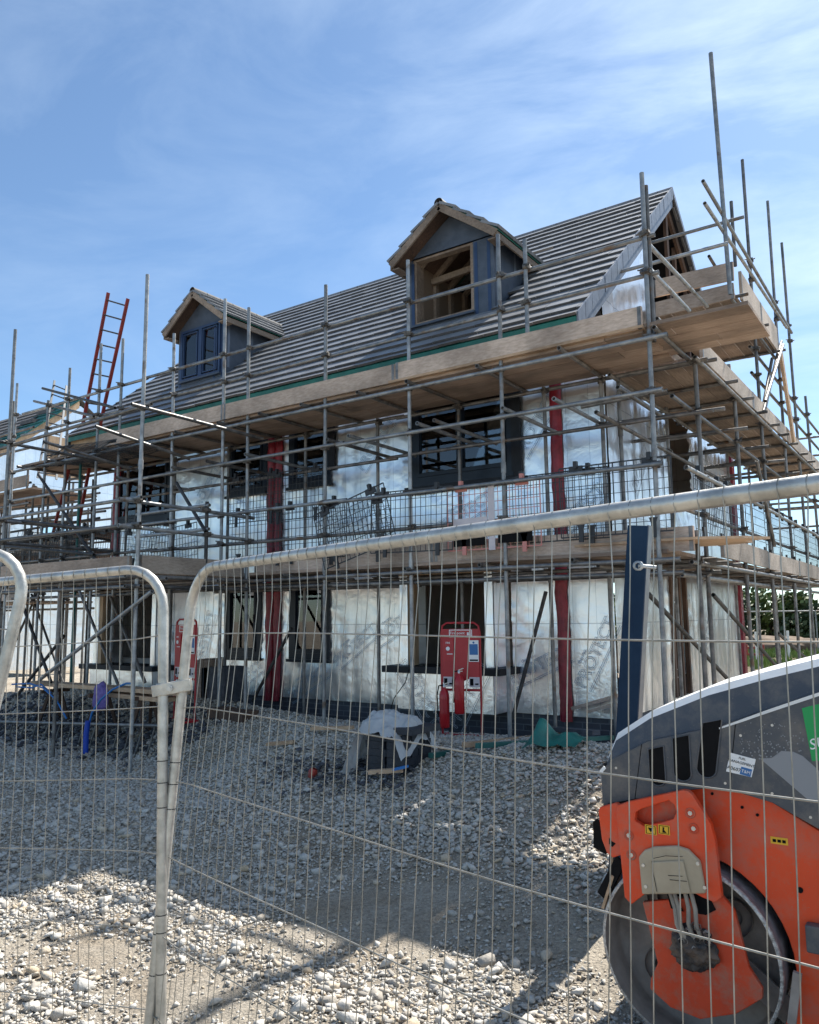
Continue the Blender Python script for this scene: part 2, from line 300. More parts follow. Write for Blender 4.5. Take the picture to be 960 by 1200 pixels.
def ground_extra(m,nt,b,mp):
    N=nt.nodes.new;L=nt.links.new
    def nz(s,d=8,rg=.6):
        n=N('ShaderNodeTexNoise');n.inputs['Scale'].default_value=s;n.inputs['Detail'].default_value=d;n.inputs['Roughness'].default_value=rg;L(mp.outputs[0],n.inputs[0]);return n
    a=nz(.9);r=N('ShaderNodeValToRGB');L(a.outputs[0],r.inputs[0]);e=r.color_ramp.elements
    e[0].position=.32;e[1].position=.68;e[0].color=(.31,.245,.17,1);e[1].color=(.48,.42,.33,1);k=e.new(.5);k.color=(.42,.37,.30,1)
    v=N('ShaderNodeTexVoronoi');v.inputs['Scale'].default_value=55;L(mp.outputs[0],v.inputs[0])
    mr=N('ShaderNodeMapRange');mr.inputs[3].default_value=.5;mr.inputs[4].default_value=1.15;L(v.outputs['Color'],mr.inputs[0])
    mx=N('ShaderNodeMix');mx.data_type='RGBA';mx.blend_type='MULTIPLY';mx.inputs[0].default_value=.8;L(r.outputs[0],mx.inputs[6]);L(mr.outputs[0],mx.inputs[7])
    sp=N('ShaderNodeSeparateXYZ');L(mp.outputs[0],sp.inputs[0]);ad=N('ShaderNodeMath');ad.operation='MULTIPLY_ADD';L(a.outputs[0],ad.inputs[0]);ad.inputs[1].default_value=8;L(sp.outputs[1],ad.inputs[2]);m2=N('ShaderNodeMapRange');m2.inputs[1].default_value=22;m2.inputs[2].default_value=27;L(ad.outputs[0],m2.inputs[0]);m3=N('ShaderNodeMix');m3.data_type='RGBA';L(m2.outputs[0],m3.inputs[0]);L(mx.outputs[2],m3.inputs[6]);m3.inputs[7].default_value=(.13,.10,.055,1);L(m3.outputs[2],b.inputs['Base Color'])
    bp=N('ShaderNodeBump');bp.inputs['Strength'].default_value=.7;bp.inputs['Distance'].default_value=.018;L(v.outputs['Distance'],bp.inputs['Height']);bp.invert=True
    c=nz(22,10,.75);bp2=N('ShaderNodeBump');bp2.inputs['Strength'].default_value=.9;bp2.inputs['Distance'].default_value=.04;L(c.outputs[0],bp2.inputs['Height']);L(bp.outputs[0],bp2.inputs['Normal']);L(bp2.outputs[0],b.inputs['Normal'])
M['ground']=mat('site_ground',(.3,.25,.2),.95,extra=ground_extra)
def glass_mat():
    m=bpy.data.materials.new('window_glass');m.use_nodes=True;nt=m.node_tree;nt.nodes.clear();N=nt.nodes.new;L=nt.links.new
    o=N('ShaderNodeOutputMaterial');t=N('ShaderNodeBsdfTransparent');t.inputs[0].default_value=(.55,.6,.62,1);g=N('ShaderNodeBsdfGlossy');g.inputs['Roughness'].default_value=.01
    fr=N('ShaderNodeFresnel');fr.inputs[0].default_value=1.9;mx=N('ShaderNodeMixShader');L(fr.outputs[0],mx.inputs[0]);L(t.outputs[0],mx.inputs[1]);L(g.outputs[0],mx.inputs[2]);L(mx.outputs[0],o.inputs[0]);return m
M['glass']=glass_mat()

# ------------------------------------------------------------------ ground
def axis_steps(bands):
    out=[];
    for a,b,s in bands:
        n=max(1,int(round((b-a)/s)));out+=[a+(b-a)*i/n for i in range(n)]
    return out+[bands[-1][1]]
gx=axis_steps([(-900,-100,100),(-100,-30,10),(-30,-12,1.),(-12,4,.09),(4,20,1.),(20,100,10),(100,900,100)])
gy=axis_steps([(-300,-20,70),(-20,0,2),(0,9,.09),(9,30,.6),(30,120,10),(120,900,110)])
gv=[(x,y,gz(x,y)+(noise.noise(Vector((x*7,y*7,5)))*.012 if -12<x<4 and 0<y<9 else 0)) for y in gy for x in gx]
nx=len(gx)
gf=[(j*nx+i,j*nx+i+1,(j+1)*nx+i+1,(j+1)*nx+i) for j in range(len(gy)-1) for i in range(nx-1)]
g=MB();g.add(gv,gf,True);go=g.build('ground',M['ground'],fixn=False);tag(go,kind='structure')

# loose stones ------------------------------------------------------
def stone_variants(npt,k):
    """angular crushed stone: hulls of random points"""
    out=[]
    for i in range(k):
        bm=bmesh.new();sc=np.array([RNG.uniform(.8,1.25),RNG.uniform(.6,1.0),RNG.uniform(.4,.75)])
        for _ in range(npt):
            d=RNG.normal(size=3);d/=np.linalg.norm(d);bm.verts.new(d*sc*RNG.uniform(.62,1.12))
        r=bmesh.ops.convex_hull(bm,input=bm.verts)
        bmesh.ops.delete(bm,geom=[g for g in r['geom_interior'] if isinstance(g,bmesh.types.BMVert)],context='VERTS')
        bmesh.ops.triangulate(bm,faces=bm.faces);bm.verts.index_update()
        out.append((np.array([v.co[:] for v in bm.verts]),np.array([[v.index for v in f.verts] for f in bm.faces])));bm.free()
    return out
def scatter(name,pts,sizes,variants,m,label=None):
    """one mesh of many loose stones"""
    V=[];T=[];off=0
    for (x,y,z),s in zip(pts,sizes):
        vs,fs=variants[RNG.integers(len(variants))]
        a,b,c=RNG.uniform(0,6.28),RNG.uniform(-.5,.5),RNG.uniform(-.5,.5)
        ca,sa,cb,sb,cc,sc=math.cos(a),math.sin(a),math.cos(b),math.sin(b),math.cos(c),math.sin(c)
        Rm=np.array([[ca,-sa,0],[sa,ca,0],[0,0,1]])@np.array([[1,0,0],[0,cb,-sb],[0,sb,cb]])@np.array([[cc,0,sc],[0,1,0],[-sc,0,cc]])
        V.append(vs@Rm.T*s+(x,y,z));T.append(fs+off);off+=len(vs)
    V=np.concatenate(V);T=np.concatenate(T)
    me=bpy.data.meshes.new(name);me.vertices.add(len(V));me.vertices.foreach_set('co',V.astype(np.float32).ravel())
    me.loops.add(T.size);me.loops.foreach_set('vertex_index',T.astype(np.int32).ravel())
    me.polygons.add(len(T));me.polygons.foreach_set('loop_start',np.arange(0,T.size,3,dtype=np.int32));me.polygons.foreach_set('loop_total',np.full(len(T),3,dtype=np.int32))
    me.update(calc_edges=True);me.materials.append(m);ob=bpy.data.objects.new(name,me);COL.objects.link(ob);return tag(ob,label,kind='stuff')
hiv=stone_variants(15,24);lov=stone_variants(10,16)
def dens(x,y):
    """how stony: bare compacted patches stay open"""
    d=.42+1.1*noise.noise(Vector((x*.8,y*.8,9)))+.45*noise.noise(Vector((x*2.3,y*2.3,4)))
    d+=.55*sst(4.6,6.2,y)                       # thick gravel bank by the scaffold
    d-=1.0*math.exp(-((x+2.1)**2/1.1+(y-4.2)**2/.45))
    d-=.7*math.exp(-((x+3.6)**2/.6+(y-2.75)**2/.06))   # rolled strip beside the roller
    d-=.5*math.exp(-((x+2.6)**2/.8+(y-2.6)**2/.10))
    d+=.24
    return d
pts=[];sz=[]
for _ in range(20000):
    y=RNG.uniform(1.6,5.6);x=RNG.uniform(-1.9*y-.6,.2*y-.2)
    if RNG.random()>dens(x,y): continue
    s=float(np.clip(RNG.lognormal(-4.2,.55),.006,.055));pts.append((x,y,gz(x,y)+s*.3));sz.append(s)
scatter('coarse_gravel',pts,sz,hiv,M['stone'],'loose pale limestone rubble across the foreground')
pts=[];sz=[]
for _ in range(175000):
    y=1.6+7.2*RNG.random()**.8;x=RNG.uniform(-1.95*y-.6,.08*y+.0)
    if RNG.random()>dens(x,y)+.15: continue
    s=float(np.clip(RNG.lognormal(-4.1 if y>4.8 else -4.6,.45),.0035,.04));pts.append((x,y,gz(x,y)+s*.35));sz.append(s)
scatter('fine_gravel',pts,sz,lov,M['stone'],'pale crushed gravel spread up to the house')

# ------------------------------------------------------------------ houses
TP=.825; YR,ZR=12.34,8.52; PA=math.atan(TP); XL,XR_=-13.33,-3.37; YF,YB=9.1,15.58
def roofz(y,yr=YR,zr=ZR): return zr-TP*abs(yr-y)
def foil_wall(mb,u0,u1,z0,z1,fixed,axis,outward,holes,step=.055,amp=.02,seed=0,topf=None):
    """puckered foil: grid in (u,z) on plane axis=fixed; holes are (u0,u1,z0,z1)"""
    nu=int((u1-u0)/step);nz_=int((z1-z0)/step)
    idx={};vs=[];fs=[]
    def hole(u,z): return any(h[0]<u<h[1] and h[2]<z<h[3] for h in holes)
    def P(i,j):
        k=(i,j)
        if k in idx:return idx[k]
        u=u0+(u1-u0)*i/nu;z=z0+(z1-z0)*j/nz_
        for h in holes:    # snap to opening edges
            if abs(u-h[0])<step*.5 and h[2]-step<z<h[3]+step:u=h[0]
            if abs(u-h[1])<step*.5 and h[2]-step<z<h[3]+step:u=h[1]
            if abs(z-h[2])<step*.5 and h[0]-step<u<h[1]+step:z=h[2]
            if abs(z-h[3])<step*.5 and h[0]-step<u<h[1]+step:z=h[3]
        if topf: z=min(z,topf(u))
        st=abs(((u*1.0+.13)%.6)-.3)/.3       # 0 at mid bay,1 at stud
        d=amp*.55*(1-st**10)*(1.0+.6*noise.noise(Vector((u*.9,z*.8,seed))))
        d-=amp*.35*(abs(((u+.05)%.3)-.15)>.138)
        d+=amp*.30*noise.noise(Vector((u*2.2,z*1.2,seed+3)))+amp*.14*noise.noise(Vector((u*9+z*3,z*5-u*2,seed+6)))
        e=min(z-z0,.25)/.25; d+=amp*.5*(1-e)*noise.noise(Vector((u*14,z*2,seed)))
        for h in holes:
            dx=max(h[0]-u,u-h[1],0);dz=max(h[2]-z,z-h[3],0);q=math.hypot(dx,dz)
            if q<.45: d+=amp*(1-q/.45)*1.3*noise.noise(Vector(((u+z)*12,(u-z)*3,seed+9)))
        p=fixed+outward*d
        idx[k]=len(vs);vs.append((u,p,z) if axis==1 else (p,u,z));return idx[k]
    for i in range(nu):
        for j in range(nz_):
            u=u0+(u1-u0)*(i+.5)/nu;z=z0+(z1-z0)*(j+.5)/nz_
            if hole(u,z) or (topf and z>topf(u)): continue
            fs.append((P(i,j),P(i+1,j),P(i+1,j+1),P(i,j+1)))
    mb.add(vs,fs,True)
def window(parent,x0,x1,z0,z1,y,label=None,panes=2,m='frame',open_=False,surround=.06,fr=.05):
    f=MB();s=surround;d=.07
    # membrane reveal + outer frame
    for a,b in(((x0,z0),(x1,z0+s)),((x0,z1-s),(x1,z1)),((x0,z0+s),(x0+s,z1-s)),((x1-s,z0+s),(x1,z1-s))):
        f.box((a[0],y-.02,a[1]),(b[0],y+d,b[1]))
    w=(x1-x0-2*s)/panes
    ob=None;G=[]
    for k in range(panes):
        a=x0+s+k*w;b=a+w
        for p,q in(((a,z0+s),(b,z0+s+fr)),((a,z1-s-fr),(b,z1-s)),((a,z0+s+fr),(a+fr,z1-s-fr)),((b-fr,z0+s+fr),(b,z1-s-fr))):
            f.box((p[0]+.002,y-.035,p[1]+.002),(q[0]-.002,y+.03,q[1]-.002))
        # thin inner bead
        i=.014;aa,bb,za,zb=a+fr,b-fr,z0+s+fr,z1-s-fr
        for p,q in(((aa,za),(bb,za+i)),((aa,zb-i),(bb,zb)),((aa,za+i),(aa+i,zb-i)),((bb-i,za+i),(bb,zb-i))):
            f.box((p[0],y-.01,p[1]),(q[0],y+.02,q[1]))
        G.append((aa+.004,bb-.004,za+.004,zb-.004))
    f.box((x0-.02,y-.06,z0-.035),(x1+.02,y-.015,z0+.01))
    ob=f.build('window',M[m],parent)
    if label: ob['label']=label
    if not open_:
        for a,b,c,d_ in G:
            g=MB();g.box((a,y+.004,c),(b,y+.014,d_));g.build('pane',M['glass'],ob)
        g=MB()
        for a,b,c,d_ in G: g.box((b-.10,y-.001,d_-.12),(b-.03,y+.003,d_-.03))
        g.build('glass_label',M['white'],ob)
        h=MB();a,b,c,d_=G[0];h.box((b+.012,y-.055,(c+d_)/2-.06),(b+.03,y-.036,(c+d_)/2+.06));h.build('handle',M['dark_steel'],ob)
    return ob
def print_words(par,m,spots,fixed,axis,size=.21):
    for u,z,a in spots:
        mb=MB()
        c,s=math.cos(R(a)),math.sin(R(a))
        if axis==1: M0=frameM((u,fixed,z),(c,0,s),(-s,0,c)); M1=frameM((u-.12*c-s*size*.62,fixed,z-.12*s+c*size*.62),(c,0,s),(-s,0,c))
        else: M0=frameM((fixed,u,z),(0,c,s),(0,-s,c)); M1=frameM((fixed,u-.12*c-s*size*.62,z-.12*s+c*size*.62),(0,c,s),(0,-s,c))
        text_geo(mb,'PROTECT',size,M0,outline=.0028)
        text_geo(mb,'thermo',size*.3,M1)
        # underline bars of the print
        for q in(-.62,-.72):
            o=Vector((u,fixed,z)) if axis==1 else Vector((fixed,u,z))
            e=Vector((c,0,s)) if axis==1 else Vector((0,c,s)); n=Vector((-s,0,c)) if axis==1 else Vector((0,-s,c))
            mb.bar(o+n*size*q-e*size*2.1,o+n*size*q+e*size*2.1,.003,.005,up=n)
        mb.build('lettering',M[m],par,fixn=False)

def roof_slope(mb,edge,x0,x1,yr,zr,ye,front=True,cut=(),tile_w=.33,gauge=.281):
    sgn=-1 if front else 1
    s=Vector((0,sgn*math.cos(PA),-math.sin(PA)));n=Vector((0,sgn*math.sin(PA),math.cos(PA)))
    L=abs(yr-ye)/math.cos(PA);rows=int(L/gauge)+1;o=Vector((0,yr,zr))
    for r in range(rows):
        d0=r*gauge;d1=min(L+.02,(r+1)*gauge)+.02
        xs=x0-(tile_w/2 if r%2 else 0)
        while xs<x1:
            a,b=max(xs,x0),min(xs+tile_w,x1);xs+=tile_w
            if b-a<.03: continue
            dm=(d0+d1)/2;yy=(o+s*dm).y
            xm=(a+b)/2
            if any(cx0<xm<cx1 and cf(yy,xm) for cx0,cx1,cf in cut): continue
            j=random.uniform(-.004,.004);k=random.uniform(-.005,.005)
            A=o+s*(d0)+n*.012;B=o+s*(d1+k)+n*(.047+j);C=o+s*(d1+k)+n*(.014+j)
            D=o+s*d0-n*.012
            g_=.0025
            for q,w in((a+g_,b-g_),):
                vs=[(q,A.y,A.z),(q,B.y,B.z),(q,C.y,C.z),(q,D.y,D.z),(w,A.y,A.z),(w,B.y,B.z),(w,C.y,C.z),(w,D.y,D.z)]
                mb.add(vs,[(0,1,2,3),(7,6,5,4),(0,4,5,1),(2,6,7,3),(3,7,4,0)])
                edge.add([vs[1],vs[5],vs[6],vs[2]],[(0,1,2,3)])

house=thing('house',(-8.3,12.3,.2),'two storey house wrapped in silver foil with two roof dormers, behind the scaffold','house')
# shell
b=MB();b.box((XL+.02,YF+.03,-.25),(XR_-.02,YB,.47));b.build('plinth',M['brick'],house)
FH=[(-6.17,-4.73,.95,2.3),(-10.07,-9.22,1.0,2.3),(-8.6,-7.78,1.0,2.3),(-13.1,-11.7,.85,2.3),
    (-6.25,-4.63,3.45,4.95),(-10.07,-9.14,3.68,4.95),(-8.64,-7.76,3.68,4.95),(-13.22,-11.56,3.43,4.9)]
w=MB();foil_wall(w,XL,XR_,.44,5.42,YF,1,-1,FH)
for h in FH:   # reveals
    for A,B in(((h[0],h[2]),(h[1],h[2])),((h[0],h[3]),(h[1],h[3])),((h[0],h[2]),(h[0],h[3])),((h[1],h[2]),(h[1],h[3]))):
        w.add([(A[0],YF,A[1]),(B[0],YF,B[1]),(B[0],YF+.16,B[1]),(A[0],YF+.16,A[1])],[(0,1,2,3)])
fw_=w.build('front_wall',M['foil'],house,fixn=False)
print_words(fw_,'ink',[(-12.5,2.95,28),(-11.0,2.9,30),(-10.6,3.9,55),(-7.2,3.25,35),(-5.4,3.05,25),(-3.8,2.9,40),(-6.9,4.2,50),(-4.3,4.1,55),(-10.55,1.35,72),(-9.6,.72,30),(-7.3,1.25,35),(-6.55,1.55,30),(-4.35,1.05,25),(-3.62,1.2,62),(-8.2,.7,30)],YF-.035,1)
def gtop(y): return roofz(y)-.10
w=MB();foil_wall(w,YF,YB,.44,8.4,XR_,0,1,[(11.37,12.04,.5,2.35),(11.15,14.2,5.75,8.6),(11.6,12.7,3.3,4.6)],amp=.034,seed=20,topf=gtop)
gw=w.build('gable_wall',M['foil'],house,fixn=False)
print_words(gw,'ink_grey',[(9.9,1.4,60),(13.2,1.5,60),(10.2,3.6,50),(14.2,3.5,50)],XR_+.035,0)
w=MB()
w.add([(XL,YF,.44),(XL,YB,.44),(XL,YB,5.3),(XL,YR,ZR-.1),(XL,YF,5.3)],[(0,1,2,3,4)])
# back wall with openings that let daylight into the rooms
bx=[XL,-12.6,-11.5,-9.9,-8.9,-6.2,-4.9,XR_]
for i in range(len(bx)-1):
    if i%2==0: w.add([(bx[i],YB,.44),(bx[i+1],YB,.44),(bx[i+1],YB,5.3),(bx[i],YB,5.3)],[(0,1,2,3)])
    else:
        for z0,z1 in((.44,1.1),(2.3,3.7),(4.9,5.3)): w.add([(bx[i],YB,z0),(bx[i+1],YB,z0),(bx[i+1],YB,z1),(bx[i],YB,z1)],[(0,1,2,3)])
w.build('rear_wall',M['foil'],house)
w=MB()
w.box((XL+.05,YF+.2,.47),(XR_-.05,YB-.1,.52));w.box((XL+.05,YF+.18,2.5),(XR_-.05,YB-.1,2.76));w.box((XL+.05,YF+.18,5.2),(XR_-.05,YB-.1,5.28))
w.build('floor_slab',M['floor_in'],house)
w=MB()
for x in(-11.3,-7.1): w.box((x,YF+.2,.53),(x+.1,YB-.15,2.49));w.box((x+.7,YF+.2,2.78),(x+.8,YB-.15,5.19))
w.box((XL+.06,YF+.17,.53),(XR_-.06,YF+.18,.95));w.box((-9.0,12.2,2.78),(-4.0,12.3,4.6))
w.build('partition',M['inside'],house)
for x in(-9.09,-8.92,-4.10,XL+.1):
    wd=.135 if x>-9.2 and x<-8 else .165
    r=MB();n=60
    vs=[];fs=[]
    for j in range(n+1):
        z=.38+(5.3-.38)*j/n;dx=.02*noise.noise(Vector((x,z*1.3,1)))+.01*noise.noise(Vector((x,z*6,1)))
        for q,dy in((0,-.03),(.2,-.085),(.5,-.10),(.8,-.085),(1,-.03)):
            vs.append((x+dx+q*wd+(.012*noise.noise(Vector((z*4,q,x))) ),YF+dy+.015*noise.noise(Vector((q*3,z*9,x))),z))
    fs=[(j*5+i,j*5+i+1,(j+1)*5+i+1,(j+1)*5+i) for j in range(n) for i in range(4)]
    r.add(vs,fs,True);r.build('cavity_barrier',M['red_strip'],house)
r=MB();r.box((XR_+.02,YB-.16,.35),(XR_+.07,YB+.02,5.2));r.build('cavity_barrier',M['red_strip'],house)
# black membrane surrounds and windows
window(house,-6.25,-4.63,3.5,4.95,YF-.02,'wide navy double window over the fire point',2,surround=.10)
window(house,-10.07,-9.14,3.7,4.95,YF-.02,None,1,surround=.09);window(house,-8.64,-7.76,3.7,4.95,YF-.02,None,1,surround=.09)
window(house,-13.22,-11.56,3.45,4.9,YF-.02,None,2,surround=.10)
window(house,-10.07,-9.22,1.02,2.3,YF-.02,None,1,surround=.10);window(house,-8.6,-7.78,1.02,2.3,YF-.02,None,1,surround=.10)
for A,B in(((-6.35,YF-.075,3.36),(-4.58,YF-.05,3.47)),((-4.64,YF-.073,3.44),(-4.5,YF-.048,4.97)),((-13.3,YF-.07,3.36),(-11.5,YF-.05,3.45)),((-7.78,YF-.07,3.9),(-7.66,YF-.05,4.97))):
    m_=MB();m_.box(A,B);m_.build('black_flashing',M['membrane'],house)
# ground floor bays
def bay(x0,x1,y0,zs,name='bay_window'):
    s=MB();s.box((x0-.18,y0-.12,zs),(x1+.14,YF+.05,zs+.085));s0=s.build(name,M['membrane'],house)
    f=MB();foil_wall(f,x0,x1,.46,zs-.004,y0,1,-1,[],seed=int(abs(x0)*7),step=.04,amp=.012);foil_wall(f,y0,YF,.46,zs-.004,x1,0,1,[],seed=4,step=.04,amp=.008);f.add([(x0,y0,.46),(x0,YF,.46),(x0,YF,zs-.004),(x0,y0,zs-.004)],[(0,1,2,3)])
    f.build('bay_base',M['foil'],s0,fixn=False)
    for x in(x0+.02,x1-.12):
        q=MB();foil_wall(q,x,x+.12,zs+.09,2.2,y0+.04,1,-1,[],seed=int(x*9)%50,step=.025,amp=.02);q.box((x,y0+.06,zs+.09),(x+.12,YF-.03,2.2))
        q.build('bay_post',M['foil'],s0,fixn=False)
    t=MB();t.box((x0+.14,y0+.05,zs+.09),(x0+.24,y0+.15,2.2));t.box((x0,y0+.02,2.2),(x1,YF-.02,2.33));t.build('bay_stud',M['timber'],s0)
bay(-6.2,-4.76,8.62,.93);bay(-13.2,-11.4,8.68,.78)
print_words(house,'ink_grey',[(-5.85,.68,-55),(-5.1,.7,60)],8.585,1,size=.22)
# gable door, timber leaning, blocks
d=MB();d.box((XR_-.12,11.40,.5),(XR_-.06,12.01,2.3));d.build('door_blank',M['darkwood'],house)
d=MB()
for y in(11.25,11.45,11.62,11.95): d.box((XR_-.01,y,.5),(XR_+.05,y+.07,2.3))
d.build('door_stud',M['darkwood'],house)
# roof
CUT=[(-6.22,-4.78,lambda y,x: 8.95<y<12.34-(8.52-(6.7+(.72-abs(x+5.5))*.85))/.825),(-11.58,-10.3,lambda y,x: 9.13<y<12.34-(8.52-(6.9+(.64-abs(x+10.94))*.85))/.825)]
tl=MB();ed=MB();roof_slope(tl,ed,XL-.06,XR_+.09,YR,ZR,8.12,True,CUT,gauge=.295);rf=tl.build('roof',M['tile'],house,fixn=False)
tl=MB();roof_slope(tl,ed,XL-.06,XR_+.09,YR,ZR,16.0,False);bk=tl.build('rear_roof',M['tile'],house,fixn=False)
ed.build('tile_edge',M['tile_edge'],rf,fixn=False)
rg=MB()
x=XL-.06
while x<XR_-.3:
    rg.lathe((x,YR,ZR-.03),[(0,.07),(.44,.07)],14,(1,0,0));x+=.45
rg.lathe((x,YR,ZR-.03),[(0,.07),(XR_+.09-x,.07)],14,(1,0,0))
rg.build('ridge_tile',M['tile'],rf)
# soffit deck under tiles (felt), with dormer holes left open
n_=Vector((0,-math.sin(PA),math.cos(PA)))
fl=MB()
for a,b_ in((XL,-11.58),(-10.3,-6.22),(-4.78,XR_+.02)):
    y0,y1=8.16,YR;fl.prism([(y0,roofz(y0)-.02),(y1,roofz(y1)-.02),(y1,roofz(y1)-.05),(y0,roofz(y0)-.05)],a,b_,ax=0)
for a,b_,y1,y2 in((-6.22,-4.78,8.95,10.9),(-11.58,-10.3,9.13,11.1)):
    for p,q in((8.16,y1),(y2,YR)): fl.prism([(p,roofz(p)-.02),(q,roofz(q)-.02),(q,roofz(q)-.05),(p,roofz(p)-.05)],a,b_,ax=0)
fl.prism([(YR,ZR-.05),(15.9,roofz(15.9)-.05),(15.9,roofz(15.9)-.08),(YR,ZR-.08)],XL,XR_+.02,ax=0)
fl.build('roof_felt',M['membrane'],house)
ev=MB();ev.prism([(8.09,roofz(8.09)-.005),(8.24,roofz(8.24)-.0),(8.24,roofz(8.24)-.06),(8.09,roofz(8.09)-.085)],XL-.05,XR_+.08,ax=0);ev.build('eaves_underlay',M['green'],house)
ev=MB();ev.box((XL,8.17,4.82),(XR_,8.195,4.99));ev.box((XL,8.2,4.80),(XR_,YF,4.82));ev.build('fascia',M['timber'],house)
# verge flashing on the gable
for X0,X1,nm in((XR_+.075,XR_+.10,'verge_trim'),(XL-.09,XL-.065,'verge_trim')):
    v=MB()
    y=8.10
    while y<YR-.02:
        y2=min(y+.23,YR);j=random.uniform(0,.006)
        v.prism([(y,roofz(y)+.045),(y2-.014,roofz(y2-.014)+.045),(y2-.014,roofz(y2)-.17),(y,roofz(y)-.17)],X0+j,X1+j,ax=0)
        y=y2
    for y0,y1 in((8.10,YR),):
        v.prism([(y0,roofz(y0)-.17),(y1,roofz(y1)-.17),(y1,roofz(y1)-.30),(y0,roofz(y0)-.30)],X0-.02,X1-.02,ax=0)
    v.prism([(YR,ZR+.045),(15.9,roofz(15.9)+.045),(15.9,roofz(15.9)-.06),(YR,ZR-.06)],X0,X1,ax=0)
    v.build(nm,M['foil_grey'],house)
# truss timbers in the open gable
t=MB()
t.bar((XR_-.05,YR,5.6),(XR_-.05,YR,8.3),.05,.1,(0,1,0));t.bar((XR_-.05,15.6,5.72),(XR_-.05,YR+.05,ZR-.2),.05,.14);t.bar((XR_-.05,11.0,5.9),(XR_-.05,14.5,5.9),.05,.12)
for y in(11.4,13.0,13.6): t.bar((XR_-.12,y,5.6),(XR_-.12,y,roofz(y)-.15),.05,.09,(0,1,0))
t.build('gable_truss',M['darkwood'],house)
t=MB();t.box((XR_-.35,10.0,5.4),(XR_-.32,15.0,6.0));t.prism([(10.9,5.6),(15.1,5.6),(YR,ZR-.25)],XR_-.75,XR_-.72,ax=0);t.build('dark_loft_backing',M['darkwood'],house)  # dark back plane added, its colour stands for the shaded loft
for a,b_ in(((11.9,8.0),(12.5,6.0)),):
    t=MB();t.bar((XR_-.66,a[0],a[1]),(XR_-.66,b_[0],b_[1]),.2,.05,(1,0,0));t.bar((XR_-.66,a[0]-.45,a[1]-.35),(XR_-.66,b_[0]-.5,b_[1]),.16,.05,(1,0,0));t.build('cavity_barrier',M['red_strip'],house)
